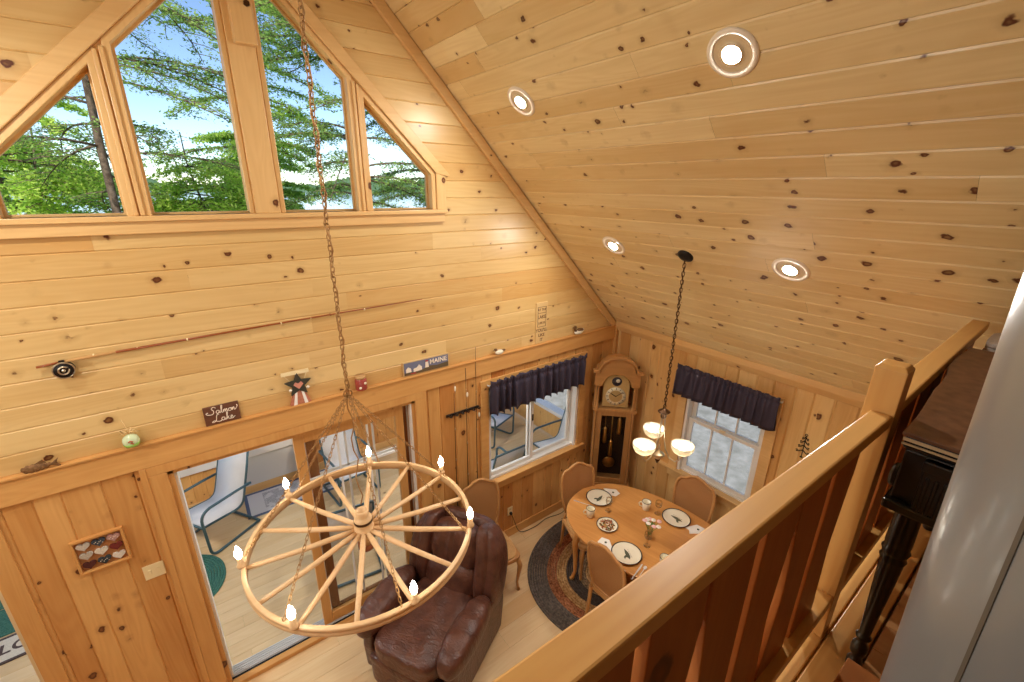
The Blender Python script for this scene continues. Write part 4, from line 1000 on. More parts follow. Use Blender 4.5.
for s in (-1,1):
    m=MB(); m.lathe([(.020,1.50),(.022,1.515),(.014,1.53),(.013,1.74),(.014,1.78),(.022,1.79),(.020,1.80)],16,Matrix.Translation((s*.21,.015,0))); m.build('column',CW('Z'),ck)
    m=MB(); m.lathe([(.016,.44),(.017,.46),(.012,.48),(.012,1.42),(.017,1.44),(.016,1.46)],14,Matrix.Translation((s*.222,.018,0))); m.build('quarter_column',CW('Z'),ck)
dial=[(-.15,1.515),(.15,1.515),(.15,1.80)]+archpts(.15,1.80,.14)[1:-1]+[(-.15,1.80)]
m=MB(); m.prism(dial,'y',.05,.055); df=m.build('dial',plain('dial_gold',lin(206,178,120),.35,.35),ck)
m=MB(); m.lathe([(.078,0),(.118,0),(.118,.003),(.078,.003)],40,Matrix.Translation((0,.05,1.655))@Matrix.Rotation(PI/2,4,'X')); m.build('chapter_ring',plain('silvered',lin(232,222,190),.3,.2),df)
m=MB()
for h in range(12):
    a=h*PI/6; m.box((.099*math.sin(a),.0455,1.655+.099*math.cos(a)),(.006,.002,.026),Matrix.Rotation(a,3,'Y'))
m.build('hour_marks',M['black'],df)
m=MB(); a=-1.0; m.box((.035*math.sin(a),.043,1.655+.035*math.cos(a)),(.008,.002,.075),Matrix.Rotation(a,3,'Y')); a=.9; m.box((.048*math.sin(a),.041,1.655+.048*math.cos(a)),(.006,.002,.10),Matrix.Rotation(a,3,'Y')); m.build('clock_hand',M['black'],df)
m=MB(); m.lathe([(0,.004),(.055,.003),(.058,0)],28,Matrix.Translation((0,.049,1.85))@Matrix.Rotation(PI/2,4,'X')); m.build('moon_dial',plain('moon_blue',lin(52,50,60),.4),df)
m=MB(); m.lathe([(0,.004),(.022,.003),(.024,0)],20,Matrix.Translation((.012,.045,1.86))@Matrix.Rotation(PI/2,4,'X')); m.build('moon',M['ceramic'],df)
m=MB(); m.prism(dial,'y',.034,.037); m.build('hood_glass',M['pane'],ck)
# ------------------------------------------------------------------ tableware
ZTB=.7505
def plate(label,x,y,r,motif=True):
    t=thing('plate' if motif else 'snack_plate',label,'plate',(x,y,ZTB),random.uniform(0,3),'loon dinner plates' if motif else None)
    m=MB(); m.lathe([(0,.004),(r*.62,.004),(r*.70,.008),(r*.93,.019),(r*.95,.017),(r*.72,.002),(r*.6,0),(0,0)],48); m.build('plate_body',M['ceramic'],t)
    m=MB(); m.lathe([(r*.925,.0195),(r*.965,.0225),(r,.0205),(r*.985,.017),(r*.94,.016)],48); m.build('dark_rim',M['rimblack'],t)
    if motif:
        m=MB(); o=r*.5
        body=[(-.9,-.1),(-.5,-.32),(.1,-.36),(.6,-.22),(.95,-.05),(.6,.02),(.25,.12),(-.1,.14),(-.25,.42),(-.45,.55),(-.75,.48),(-.55,.38),(-.48,.2),(-.6,.05)]
        m.prism([(px*o,py*o) for px,py in body],'z',.0041,.0048)
        for q in range(5): m.prism([(-.7*o+q*.3*o,-.5*o),(-.45*o+q*.3*o,-.5*o),(-.5*o+q*.3*o,-.44*o)],'z',.0041,.0047)
        m.build('bird_motif',M['motif'],t)
    return t
plate('loon plate nearest the tall clock',3.195,2.61,.142)
plate('loon plate nearest the white grid window',3.60,1.92,.142)
plate('loon plate in front of the chair seen from behind',2.815,1.92,.142)
sp=plate('small plate heaped with snack mix beside a mug',2.95,2.275,.108,False)
sn=MB(); R=random.Random(9)
nm=[plain('nut_%d'%k,c,.6) for k,c in enumerate((lin(176,108,58),lin(120,70,36),lin(206,168,100),lin(150,60,40),lin(96,104,56)))]
for k in range(90):
    a=R.uniform(0,6.28); r=.078*math.sqrt(R.random()); sn.mi=R.randrange(5)
    sn.blob((2.95+r*math.cos(a),2.275+r*math.sin(a),ZTB+.010+.012*R.random()),(R.uniform(.011,.019),R.uniform(.009,.015),.010),.9,3,rot=Matrix.Rotation(R.uniform(0,3),3,'Z'))
o=sn.build('snack_mix',nm); tag(o,'mixed nuts heaped on the small dark rimmed plate','snacks',None,'stuff')
def mug(label,x,y,rz):
    t=thing('mug',label,'mug',(x,y,ZTB),rz,'cream mugs with a dark rim')
    m=MB(); m.lathe([(0,.004),(.030,.004),(.033,.0),(.036,.004),(.041,.05),(.046,.098),(.042,.098),(.037,.05),(.031,.012),(0,.010)],28); m.build('cup',M['ceramic'],t)
    m=MB(); m.tube([(.0445*math.cos(q),.0445*math.sin(q),.0985) for q in [2*PI*i/28 for i in range(28)]],.0028,6,closed=True); m.build('dark_rim',M['rimblack'],t)
    m=MB(); m.tube([(.040,0,.080),(.062,0,.082),(.074,0,.062),(.066,0,.036),(.038,0,.028)],.006,8); m.build('handle',M['ceramic'],t)
    m=MB()
    for q in range(4): a=-1.9+q*.22; m.box((.0415*math.cos(a),.0415*math.sin(a),.035+.006*(q%2)),(.004,.012,.022),a)
    m.build('motif',M['motif'],t); return t
mug('cream mug standing beside the snack plate',2.915,2.475,2.6)
mug('cream mug near the middle of the far table edge',3.47,2.20,2.2)
mug('cream mug half hidden behind the loft railing',2.985,1.635,-.8)
def goblet(label,x,y):
    t=thing('wine_glass',label,'glass',(x,y,ZTB),0,'clear stem glasses')
    m=MB(); m.lathe([(0,.0),(.033,0),(.033,.002),(.006,.007),(.004,.012),(.004,.065),(.010,.072),(.030,.095),(.035,.12),(.032,.155),(.0305,.155),(.0335,.12),(.028,.097),(.006,.076),(0,.075)],28); m.build('bowl_and_stem',M['goblet'],t); return t
goblet('stem glass between the snack plate and the plate nearest the clock',3.13,2.42)
goblet('stem glass between a mug and the plate nearest the window',3.515,2.085)
goblet('stem glass beside the flower vase',3.06,1.875)
def napkin(label,x,y,rz):
    t=thing('napkin',label,'napkin',(x,y,ZTB),rz,'folded white napkins')
    m=MB(); m.prism([(-.09,-.045),(.05,-.06),(.095,0),(.05,.06),(-.09,.045),(-.07,0)],'z',0,.006); m.prism([(-.08,-.035),(.04,-.045),(.08,.01),(-.07,.03)],'z',.006,.011); m.build('folded_cloth',M['napkin'],t,bevel=.002)
    m=MB(); m.lathe([(0,.013),(.012,.0125),(.013,.0105)],12,Matrix.Translation((.02,-.01,0))); m.build('small_motif',M['motif'],t); return t
napkin('white napkin beside the plate nearest the clock',3.385,2.60,-.9)
napkin('white napkin beside the plate nearest the window',3.625,1.715,-.5)
napkin('white napkin beside the plate of the chair seen from behind',2.745,2.115,1.1)
def cutlery(kind,label,x,y,rz):
    t=thing(kind,label,kind,(x,y,ZTB),rz,'steel cutlery'); m=MB()
    if kind=='fork':
        m.tube([(0,-.10,.003),(0,.02,.004),(0,.045,.006)],[.005,.003,.006],6,flat=.4)
        for q in (-1,0,1): m.tube([(q*.006,.045,.006),(q*.007,.09,.004)],.0018,4)
    elif kind=='knife': m.tube([(0,-.11,.004),(0,-.01,.004)],.006,6,flat=.5); m.prism([(-.007,-.01),(.006,-.01),(.008,.06),(.002,.11),(-.007,.10)],'z',.002,.0045)
    else: m.tube([(0,-.09,.003),(0,.04,.004)],.0035,6,flat=.5); m.blob((0,.062,.006),(.028,.046,.008),.9,6)
    m.build('blade' if kind=='knife' else 'body',M['steel'],t); return t
cutlery('knife','knife beside the plate of the chair seen from behind',2.735,1.735,-1.35)
cutlery('spoon','spoon beside the knife near the table edge',2.765,1.705,-1.35)
cutlery('fork','fork lying left of the plate nearest the clock',2.99,2.67,.5)
vs_=thing('flower_vase','clear glass vase on the dining table','vase',(3.155,1.925,ZTB),0)
m=MB(); m.lathe([(0,.0),(.026,0),(.028,.01),(.024,.06),(.027,.115),(.031,.13),(.029,.13),(.025,.115),(.021,.06),(.023,.012),(0,.01)],24); m.build('glass_body',M['goblet'],vs_)
m=MB(); m.lathe([(0,.0105),(.0215,.0125),(.0205,.06),(0,.06)],20); m.build('water',M['goblet'],vs_)
fl=thing('flower_bunch','pink and white flowers standing in the glass vase','flowers',(3.155,1.925,ZTB),0)
R=random.Random(3); st=MB(); lf_=MB(); pk=MB(); wh=MB()
for k in range(8):
    a=k*2.4; r=.03+.035*(k%3)/2; tip=(r*1.25*math.cos(a),r*1.25*math.sin(a),.185+.03*R.random()); st.tube([(.006*math.cos(a),.006*math.sin(a),.015),(tip[0]*.4,tip[1]*.4,.11),tip],.0022,5)
    B=pk if k%2 else wh
    for q in range(7): b=q*2*PI/7; B.blob((tip[0]+.014*math.cos(b),tip[1]+.014*math.sin(b),tip[2]+.004),(.020,.020,.009),.9,4)
    B.blob((tip[0],tip[1],tip[2]+.008),(.02,.02,.016),.9,4)
    for q in range(2):
        b=a+.8+q; lf_.prism([(0,0),(.02,.008),(.055,0),(.02,-.008)],'z',0,.0015,Matrix.Translation((.012*math.cos(b),.012*math.sin(b),.13+.02*R.random()))@Matrix.Rotation(b,4,'Z')@Matrix.Rotation(-.6,4,'Y'))
gs=plain('stem_green',lin(110,150,60),.5)
st.build('stem',gs,fl); lf_.build('leaf_blades',gs,fl); pk.build('blossom',plain('petal_pink',lin(240,196,196),.6),fl); wh.build('blossom',plain('petal_white',lin(248,240,230),.6),fl)
# ------------------------------------------------------------------ things on the ledge and the gable wall
YW=YG-.001
sg=thing('lake_sign','dark brown sign reading Salmon Lake standing on the ledge','sign',(.043,YG-0.029,ZT),0)
bw=wood('sign_brown',lin(120,78,56),lin(92,56,40),KN,mode='X',knots=False)
m=MB(); m.bb((-.105,.014,0),(.105,.034,.137)); m.build('board',bw,sg,bevel=.004)
def script(strokes,sc,ox,oz,y,m,r=.0032):
    for stt in strokes:
        P=[Vector((ox+a*sc,y,oz+b*sc)) for a,b in stt]
        if len(P)>2:
            Q=[]
            for i in range(len(P)-1):
                p0,p1,p2,p3=P[max(0,i-1)],P[i],P[i+1],P[min(len(P)-1,i+2)]
                for q in range(4):
                    t=q/4; Q.append(.5*((2*p1)+(p2-p0)*t+(2*p0-5*p1+4*p2-p3)*t*t+(3*p1-p0-3*p2+p3)*t**3))
            P=Q+[P[-1]]
        m.tube(P,r,5)
S_=[(.95,.85),(.75,1.05),(.5,.95),(.5,.7),(.65,.5),(.6,.15),(.3,0),(-.1,.1),(-.25,.3),(0,.4)]
L_=[(.75,1.0),(.6,1.08),(.45,.8),(.35,.3),(.1,.02),(-.15,.06),(.1,.2),(.5,.02),(.8,0),(.95,.12)]
def a_(x): return [(x+.35,.42),(x+.12,.46),(x,.22),(x+.14,.02),(x+.33,.2),(x+.37,.42),(x+.37,.08),(x+.5,.06)]
def l_(x): return [(x,.1),(x+.22,.7),(x+.28,1.05),(x+.18,1.05),(x+.12,.5),(x+.16,.04),(x+.32,.08)]
def m_(x): return [(x,.05),(x+.04,.42),(x+.06,.05),(x+.16,.42),(x+.24,.38),(x+.25,.05),(x+.36,.42),(x+.45,.38),(x+.46,.06),(x+.56,.1)]
def o_w(x): return [(x+.2,.44),(x+.04,.34),(x+.04,.1),(x+.2,.02),(x+.34,.14),(x+.32,.36),(x+.2,.44),(x+.42,.4)]
def n_(x): return [(x,.05),(x+.04,.42),(x+.06,.05),(x+.16,.4),(x+.27,.4),(x+.28,.06),(x+.45,.12),(x+.68,.5),(x+.62,.72)]
def k_(x): return [(x,.1),(x+.2,.7),(x+.26,1.05),(x+.16,1.0),(x+.12,.05)],[(x+.13,.22),(x+.36,.44),(x+.2,.24),(x+.42,.03),(x+.5,.06)]
def e_(x): return [(x,.2),(x+.24,.3),(x+.2,.45),(x+.05,.36),(x+.04,.1),(x+.2,.02),(x+.55,.28)]
cw=plain('sign_cream',lin(240,226,206),.6)
m=MB(); script([S_,a_(.92),l_(1.42),m_(1.75),o_w(2.35),n_(2.78)],.050,-.078,.080,.0125,m,.0026); script([L_,a_(.95),*k_(1.45),e_(1.95)],.052,-.058,.020,.0125,m,.0026); m.build('lettering',cw,sg)
st=thing('star_doll','patchwork folk doll with a dark star and striped skirt on the ledge','figurine',(.545,YG-0.029,ZT),0)
m=MB(); m.prism([(-.075,0),(.075,0),(.035,.12),(-.035,.12)],'y',.005,.03); m.build('skirt',fabric('rust_cloth',lin(176,112,88),lin(196,132,104),50),st,bevel=.004)
m=MB()
for q in (-.028,.028): m.prism([(q*1.4-.012,.0),(q*1.4+.012,0),(q*.7+.007,.118),(q*.7-.007,.118)],'y',.002,.006)
m.build('cream_stripe',M['napkin'],st)
m=MB(); m.prism([(r*math.cos(a),.158+r*math.sin(a)) for k in range(10) for r,a in [((.098 if k%2==0 else .045),PI/2+k*PI/5)]],'y',.0,.022); m.build('star_body',plain('dark_star',lin(58,56,44),.8),st,bevel=.003)
m=MB(); m.prism([(0,.128),(.034,.165),(.02,.185),(0,.172),(-.02,.185),(-.034,.165)],'y',-.006,.0); m.build('heart_patch',plain('pink_heart',lin(206,140,120),.8),st)
m=MB(); 
for q in (-.06,.062): m.lathe([(0,.003),(.012,.002),(.012,0)],10,Matrix.Translation((q,-.001,.128))@Matrix.Rotation(PI/2,4,'X'))
m.build('button',cw,st)
m=MB(); m.bb((-.105,.004,.245),(.085,.016,.272)); m.tube([(-.09,.01,.25),(-.055,.01,.20)],.002,4); m.tube([(.07,.01,.25),(.05,.01,.20)],.002,4); m.build('name_strip',M['cream'],st)
cd=thing('red_candle','red candle jar with a cork top hanging low beside the chandelier chain','candle',(1.005,YG-0.032,ZT),0)
m=MB(); m.lathe([(0,0),(.042,0),(.046,.006),(.046,.085),(.038,.098),(0,.098)],28); m.build('jar',plain('red_glass',lin(158,70,62),.2),cd)
m=MB(); m.lathe([(0,.098),(.040,.098),(.041,.118),(0,.12)],24); m.build('cork_lid',plain('cork',lin(190,150,100),.9),cd)
m=MB(); m.blob((-.02,-.043,.028),(.022,.010,.022),.8,4); m.blob((.022,-.042,.062),(.022,.010,.022),.8,4); m.build('pale_spot',M['ceramic'],cd)
cd['label']='red candle jar standing on the ledge right of the star doll'
mn=thing('maine_sign','painted blue sign reading MAINE with a white lighthouse on the ledge','sign',(1.605,YG-0.029,ZT),0)
m=MB(); m.bb((-.225,.014,0),(.225,.032,.133)); m.build('board',plain('sign_frame_tan',lin(200,170,120),.6),mn,bevel=.003)
m=MB(); m.bb((-.215,.011,.010),(.215,.016,.123)); pic=m.build('painted_scene',plain('dusk_blue',lin(112,116,138),.6),mn)
m=MB(); m.prism([(-.215,.01),(.215,.01),(.215,.055),(.10,.045),(.02,.058),(-.06,.03),(-.215,.034)],'y',.009,.0112); m.build('shore',plain('shore_brown',lin(98,82,56),.7),pic)
m=MB(); m.prism([(-.13,.03),(-.05,.035),(-.05,.065),(-.075,.09),(-.10,.065),(-.13,.06)],'y',.008,.0112); m.prism([(-.018,.045),(.018,.045),(.012,.10),(-.012,.10)],'y',.008,.0112); m.prism([(-.20,.035),(-.15,.035),(-.155,.07),(-.18,.085),(-.20,.065)],'y',.008,.0112); m.build('white_buildings',cw,pic)
m=MB(); m.bb((-.012,.007,.10),(.012,.011,.112)); m.bb((-.16,.007,.016),(-.11,.011,.024)); m.build('red_detail',plain('sign_red',lin(170,56,54),.6),pic)
text('MAINE',.058,cw,pic,(.115,.0105,.088),UPR,ext=.0008)
ys=thing('slogan_plaque','tall narrow pale plaque with small brown words near the rake','sign',(2.955,YG-0.029,ZT),0)
m=MB(); m.bb((-.078,.016,0),(.078,.034,.45)); m.build('board',plain('plaque_tan',lin(214,180,122),.6),ys,bevel=.004)
pb=plain('plaque_brown',lin(112,74,40),.6)
m=MB()
for z in (.185,.335): m.bb((-.055,.0135,z-.002),(.055,.0165,z+.002))
m.bb((-.058,.0135,.185),(-.054,.0165,.40)); m.bb((.054,.0135,.185),(.058,.0165,.40)); m.bb((-.058,.0135,.398),(.058,.0165,.402)); m.build('border_lines',pb,ys)
for s,sz,z in (('AT THE',.034,.37),('LAKE',.05,.29),('LIFE IS',.034,.225),("YOU'LL",.048,.145),('LIKE',.046,.09),('IT',.046,.038)): text(s,sz,pb,ys,(0,.0155,z),UPR,ext=.0008)
bd=thing('bird_figurine','small brown and white carved duck on the ledge near the corner','figurine',(3.51,YG-0.032,ZT),0)
bmw=plain('duck_brown',lin(110,78,44),.6)
m=MB(); m.blob((0,0,.03),(.15,.05,.06),.9,10,lambda w,q:(w.x,w.y*(1-.3*abs(q.x)),w.z+.02*max(0,q.x)**2)); m.build('body',M['ceramic'],bd)
m=MB(); m.blob((.01,0,.048),(.11,.045,.045),.9,8); m.build('brown_back',bmw,bd)
m=MB(); m.tube([(-.055,0,.045),(-.068,0,.07),(-.062,0,.088)],[.016,.013,.015],8); m.blob((-.068,0,.095),(.04,.032,.032),.95,8); m.tube([(-.08,0,.094),(-.108,0,.09)],[.008,.004],6); m.build('head',bmw,bd)
b2=thing('bird_figurine','tiny white and brown carved bird on the ledge above the fishing rods','figurine',(2.39,YG-0.032,ZT),0)
m=MB(); m.blob((0,0,.025),(.10,.045,.05),.9,8); m.build('body',M['ceramic'],b2)
m=MB(); m.blob((-.042,0,.055),(.035,.03,.03),.95,8); m.tube([(-.055,0,.054),(-.075,0,.05)],[.006,.003],6); m.build('head',bmw,b2)
m=MB(); m.blob((.05,0,.035),(.05,.03,.02),.8,6); m.build('tail',bmw,b2)
lb=thing('fish_carving','brown carved fish lying on the ledge at the far left','carving',(-.875,YG-0.034,ZT),0)
lb.scale=(.8,.8,.8)
m=MB(); m.blob((0,0,.028),(.17,.035,.056),.9,14,lambda w,q:(w.x,w.y*(1-.6*q.x*q.x),w.z*(1-.35*q.x)+.004*math.sin(w.x*220))); m.build('body',fabric('carved_brown',lin(96,66,40),lin(150,112,72),60,.6,.8),lb)
m=MB(); m.prism([(.065,.03),(.115,.065),(.10,.032),(.118,.0),(.07,.02)],'y',-.008,.008); m.build('tail_fin',bmw,lb,bevel=.003)
m=MB(); m.prism([(-.02,.052),(.035,.078),(.05,.05)],'y',-.004,.004); m.build('dorsal_fin',bmw,lb)
gb=thing('glass_ornament','round green and white fishing float with clear ribbon on the ledge','ornament',(-.452,YG-0.034,ZT),0)
m=MB(); m.blob((0,0,.046),(.086,.075,.09),.98,12); m.build('ball',plain('float_white_green',lin(206,222,180),.15),gb)
m=MB(); m.lathe([(.034,.012),(.042,.026),(.0415,.034),(.033,.014)],24); m.build('green_band',plain('float_green',lin(150,190,90),.25),gb)
m=MB(); m.tube([(-.012,-.0385,.052),(.0,-.040,.060),(.012,-.0385,.052),(.0,-.040,.044),(.014,-.0375,.034)],.0035,5); m.build('red_mark',plain('float_red',lin(196,80,50),.4),gb)
m=MB()
for k in range(5):
    a=k*1.3; m.tube([(0,.0,.09),(.025*math.cos(a),.012*math.sin(a),.115),(.05*math.cos(a),.014*math.sin(a),.10+.03*(k%2)),(.02*math.cos(a),.01*math.sin(a),.095)],.0035,5)
m.tube([(0,0,.09),(-.008,.004,.15),(-.02,.02,.19)],.0018,4); m.build('ribbon',plain('clear_ribbon',lin(236,206,150),.2),gb)
# fly rod on the wall
fr=thing('fly_rod','long brown fly fishing rod mounted level on the boards','fishing rod',(-.60,YG,3.005),0)
m=MB(); m.tube([(-.03,-.020,-.003),(.10,-.020,.002),(.20,-.020,.004)],[.008,.009,.007],8); m.build('grip',plain('cork_grip',lin(196,150,92),.8),fr)
m=MB(); m.tube([(-.14,-.020,-.013),(-.03,-.020,-.003)],.007,8); m.tube([(.20,-.018,.004),(.8,-.016,.022),(1.5,-.014,.038),(2.2,-.012,.05)],[.0085,.0072,.0055,.003],6); m.build('rod_blank',plain('rod_brown',lin(146,78,36),.35),fr)
m=MB()
for x in (.10,.55,1.1,1.7): m.lathe([(.008,-.004),(.011,0),(.008,.004)],10,Matrix.Translation((x,-.017,.003+x*.021))@Matrix.Rotation(PI/2,4,'Y'))
for x in (.30,1.3): m.tube([(x,0,.0+x*.02),(x,-.016,.001+x*.02),(x,-.024,.01+x*.02)],.003,5)
m.build('ferrule',M['cream'],fr)
rl2=thing('fly_reel','dark round fly reel hanging under the butt of the wall rod','fishing reel',(-.636,YG,2.955),0)
Mr=Matrix.Rotation(PI/2,4,'X')
m=MB(); m.lathe([(0,.004),(.042,.004),(.046,.008),(.046,.038),(.042,.042),(0,.042)],32,Mr); m.build('spool',M['black_iron'],rl2)
m=MB(); m.lathe([(.041,.040),(.047,.044),(.049,.040),(.049,.034),(.044,.034)],32,Mr); m.lathe([(.018,.043),(.023,.046),(.026,.043)],24,Mr); m.lathe([(0,.048),(.008,.047),(.009,.042)],14,Mr); m.build('rim_ring',M['nickel'],rl2)
m=MB(); m.bb((-.012,-.030,.044),(.012,-.012,.056)); m.tube([(.02,-.048,.012),(.02,-.060,.012)],.006,8); m.build('foot_and_handle',M['black_iron'],rl2)
# hearts frame
hf=thing('heart_frame','wooden shadow frame holding nine patchwork hearts, above the light switch','wall art',(-.752,YG,1.711),0)
m=MB()
for a,b in (((-.128,-.028,.113),(.128,0,.128)),((-.128,-.028,-.128),(.128,0,-.113)),((-.128,-.028,-.113),(-.113,0,.113)),((.113,-.028,-.113),(.128,0,.113))): m.bb(a,b)
m.build('frame',M['trimlowX'],hf,bevel=.003)
m=MB(); m.bb((-.114,-.006,-.114),(.114,-.001,.114)); m.build('backing',plain('heart_backing',lin(176,120,72),.8),hf)
hc=[(lin(206,196,180)),lin(70,76,84),lin(190,150,140),lin(186,176,160),lin(222,214,196),lin(120,52,44),lin(88,46,40),lin(60,66,68),lin(226,218,204)]
for k in range(9):
    cx,cz=-.073+.073*(k%3),.072-.072*(k//3); m=MB()
    H=[(16*math.sin(t)**3,13*math.cos(t)-5*math.cos(2*t)-2*math.cos(3*t)-math.cos(4*t)) for t in [2*PI*q/28 for q in range(28)]]
    m.prism([(cx+x*.0021,cz+z*.0019) for x,z in H],'y',-.020,-.006); h=m.build('heart',fabric('heart_cloth_%d'%k,tuple(c*.8 for c in hc[k][:3])+(1,),hc[k],140,.9,.3),hf,bevel=.003)
    if k in (1,7,2): 
        m=MB()
        for q in range(6): m.blob((cx-.02+.008*q,-.0205,cz+.008*math.sin(q*2.2)),(.005,.002,.005),.9,3)
        m.build('pale_dot',cw,h)
sw=thing('light_switch','cream double light switch plate on the pine wall left of the patio door','light switch',(-.543,YG,1.405),0)
m=MB(); m.bb((-.058,-.006,-.058),(.058,0,.058)); m.build('plate',M['cream'],sw,bevel=.003)
for q in (-.024,.024): m=MB(); m.bb((q-.009,-.010,-.02),(q+.009,-.005,.02)); m.build('switch',M['cream'],sw,bevel=.002)
# rod rack and three rods
rk=thing('rod_rack','black wooden rod rack on the wall between door and window','rod rack',(1.966,YG,1.868),0)
m=MB(); m.bb((-.185,-.018,-.012),(.185,0,.012)); m.build('bar',M['black'],rk,bevel=.003)
for k in range(6):
    x=-.16+k*.064; m=MB(); m.tube([(x,-.016,0),(x,-.050,.0),(x+.012,-.062,.0)],.006,6); m.tube([(x+.022,-.016,0),(x+.022,-.048,0)],.006,6); m.build('peg',M['black'],rk)
RD=[('slim dark fishing rod at the left of the rack',1.855,2.10,.16,'cream'),('slim dark fishing rod in the middle of the rack',1.99,2.33,.16,'cream'),('longest dark fishing rod at the right of the rack',2.105,2.52,.16,'cream')]
for lab,x,zt,zb,c in RD:
    t=thing('fishing_rod',lab,'fishing rod',(x,YG-.036,zb),0,'fishing rods on the wall rack')
    h=zt-zb; m=MB(); m.tube([(0,0,.28),(0,0,h*.6),(.01,.01,h)],[.006,.004,.0018],6); m.build('blank',M['black_iron'],t)
    m=MB(); m.tube([(0,0,0),(0,0,.06),(0,0,.26),(0,0,.30)],[.011,.010,.011,.007],8); m.build('grip',plain('cork_rod',lin(176,130,80),.8),t)
    m=MB()
    for q in (.45,.62,.80): m.tube([(0,-.004,h*q),(0,-.016,h*q+.012),(0,-.004,h*q+.024)],.0022,5)
    m.build('line_guide',M['nickel'],t)
    m=MB(); m.lathe([(0,0),(.024,.002),(.026,.02),(.02,.03),(0,.03)],16,Matrix.Translation((0,-.028,.34))@Matrix.Rotation(PI/2,4,'Y')); m.tube([(0,-.004,.34),(0,-.02,.34)],.005,6); m.build('reel',M['black_iron'],t)
# lures hung on the rack side
for lab,x,z in (('pale fishing lure hanging under the right end of the rod rack',2.128,1.80),('pale fishing lure hooked high on the left fishing rod',1.862,2.16),('pale fishing lure hooked on the middle fishing rod above the rack',1.995,2.06)):
    t=thing('fishing_lure',lab,'fishing lure',(x,YG-.055,z),0,'fishing lures by the rods')
    m=MB(); m.blob((0,0,0),(.020,.016,.052),.9,8); m.build('body',M['ceramic'],t)
    m=MB(); m.tube([(0,0,.025),(0,.01,.045),(0,.022,.05)],.0015,4); m.tube([(0,0,-.025),(.008,0,-.04),(0,0,-.046)],.0015,4); m.build('hook',M['nickel'],t)
# outlet with a cord
ou=thing('wall_outlet','cream wall outlet low on the gable wall by the cane chair','outlet',(2.57,YG,.36),0)
m=MB(); m.bb((-.036,-.006,-.058),(.036,0,.058)); m.build('plate',M['cream'],ou,bevel=.003)
m=MB()
for q in (-.025,.025): m.bb((-.010,-.0075,q-.010),(-.006,-.0055,q+.010)); m.bb((.006,-.0075,q-.010),(.010,-.0055,q+.010))
m.build('slots',M['black_plastic'],ou)
pc=thing('power_cord','black cord running from the outlet along the baseboard','cord',(2.57,YG,0),0)
m=MB(); P=[(0,-.032,.335),(.02,-.06,.25),(.07,-.07,.10),(.16,-.06,.012),(.35,-.075,.006),(.55,-.05,.006),(.75,-.09,.006),(.90,-.055,.006)]
Q=[]
for i in range(len(P)-1):
    p0,p1,p2,p3=[Vector(P[min(max(j,0),len(P)-1)]) for j in (i-1,i,i+1,i+2)]
    for q in range(5): t=q/5; Q.append(.5*((2*p1)+(p2-p0)*t+(2*p0-5*p1+4*p2-p3)*t*t+(3*p1-p0-3*p2+p3)*t**3))
m.tube(Q+[Vector(P[-1])],.004,6); m.build('cable',M['black_plastic'],pc)
m=MB(); m.bb((-.014,-.036,.322),(.014,-.007,.350)); m.build('plug',M['black_plastic'],pc,bevel=.004)
# dark scrollwork ornament on the eave wall
sc=thing('iron_ornament','small dark scrollwork pine tree ornament on the right wall','wall ornament',(XE,1.165,1.775),0)
m=MB()
m.tube([(-.003,0,-.10),(-.003,0,.11)],.004,5)
for k,(w,z) in enumerate(((.05,-.06),(.042,-.01),(.033,.035),(.022,.075))):
    for s in (-1,1): m.tube([(-.003,0,z+.03),(-.004,s*w*.5,z+.01),(-.005,s*w,z),(-.005,s*w*1.05,z+.016),(-.004,s*w*.75,z+.018)],.0045,5)
m.tube([(-.003,.010*math.cos(q),.122+.010*math.sin(q)) for q in [2*PI*i/12 for i in range(12)]],.003,5,closed=True); m.bb((-.004,-.012,-.108),(0,.012,-.096)); m.build('scrollwork',M['black_iron'],sc)
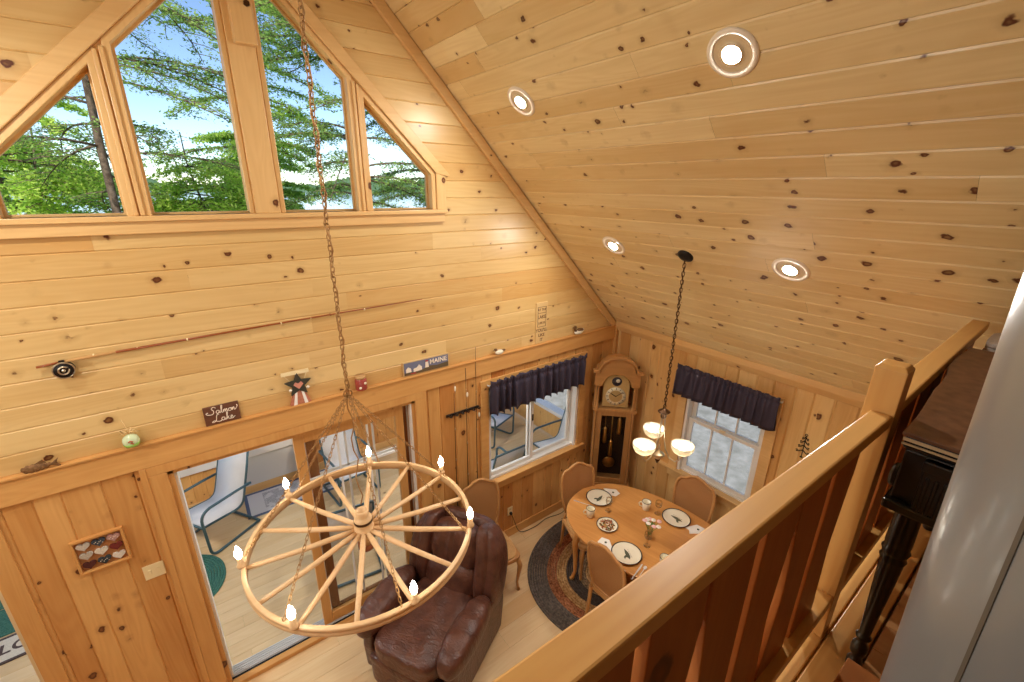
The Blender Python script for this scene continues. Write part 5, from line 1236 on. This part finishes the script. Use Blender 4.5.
# ------------------------------------------------------------------ daylight, camera, view
w=bpy.data.worlds.new('World'); SC.world=w; w.use_nodes=True; nt=w.node_tree; nt.nodes.clear()
sky=nt.nodes.new('ShaderNodeTexSky'); sky.sky_type='NISHITA'; sky.sun_disc=False; sky.sun_elevation=math.radians(52); sky.sun_rotation=math.radians(200); sky.air_density=.8; sky.dust_density=0; sky.ozone_density=3
bg=nt.nodes.new('ShaderNodeBackground'); bg.inputs[1].default_value=SKY; wo=nt.nodes.new('ShaderNodeOutputWorld')
nt.links.new(sky.outputs[0],bg.inputs[0]); nt.links.new(bg.outputs[0],wo.inputs[0])
sl=bpy.data.lights.new('sun','SUN'); sl.energy=SUNE; sl.angle=.02; sl.color=(1,.95,.86); so=bpy.data.objects.new('sun',sl); COL.objects.link(so)
so.rotation_euler=(math.radians(42),0,math.radians(-28))
cam=bpy.data.cameras.new('camera'); cam.sensor_width=36; cam.sensor_fit='HORIZONTAL'; cam.lens=441.417/1024*36; cam.clip_start=.02; cam.clip_end=2000
co=bpy.data.objects.new('camera',cam); COL.objects.link(co); SC.camera=co
pitch,yaw,roll=.334184,.647768,.0112927
cy_,sy_=math.cos(yaw),math.sin(yaw); cp,sp_=math.cos(pitch),math.sin(pitch)
fw=Vector((sy_*cp,cy_*cp,-sp_)); rt=Vector((cy_,-sy_,0)); up_=rt.cross(fw)
RT=rt*math.cos(roll)+up_*math.sin(roll); UP=-rt*math.sin(roll)+up_*math.cos(roll)
co.matrix_world=Matrix(((RT.x,UP.x,-fw.x,0),(RT.y,UP.y,-fw.y,0),(RT.z,UP.z,-fw.z,HC),(0,0,0,1)))
vs=SC.view_settings; vs.view_transform='Standard'; vs.look='None'; vs.exposure=EXPO; vs.gamma=1; vs.use_curve_mapping=False
SC.cycles.use_denoising=True; SC.cycles.max_bounces=8; SC.cycles.diffuse_bounces=5; SC.cycles.glossy_bounces=4; SC.cycles.transparent_max_bounces=16; SC.cycles.sample_clamp_indirect=8; SC.cycles.use_light_tree=True
SC.cycles.caustics_reflective=False; SC.cycles.caustics_refractive=False
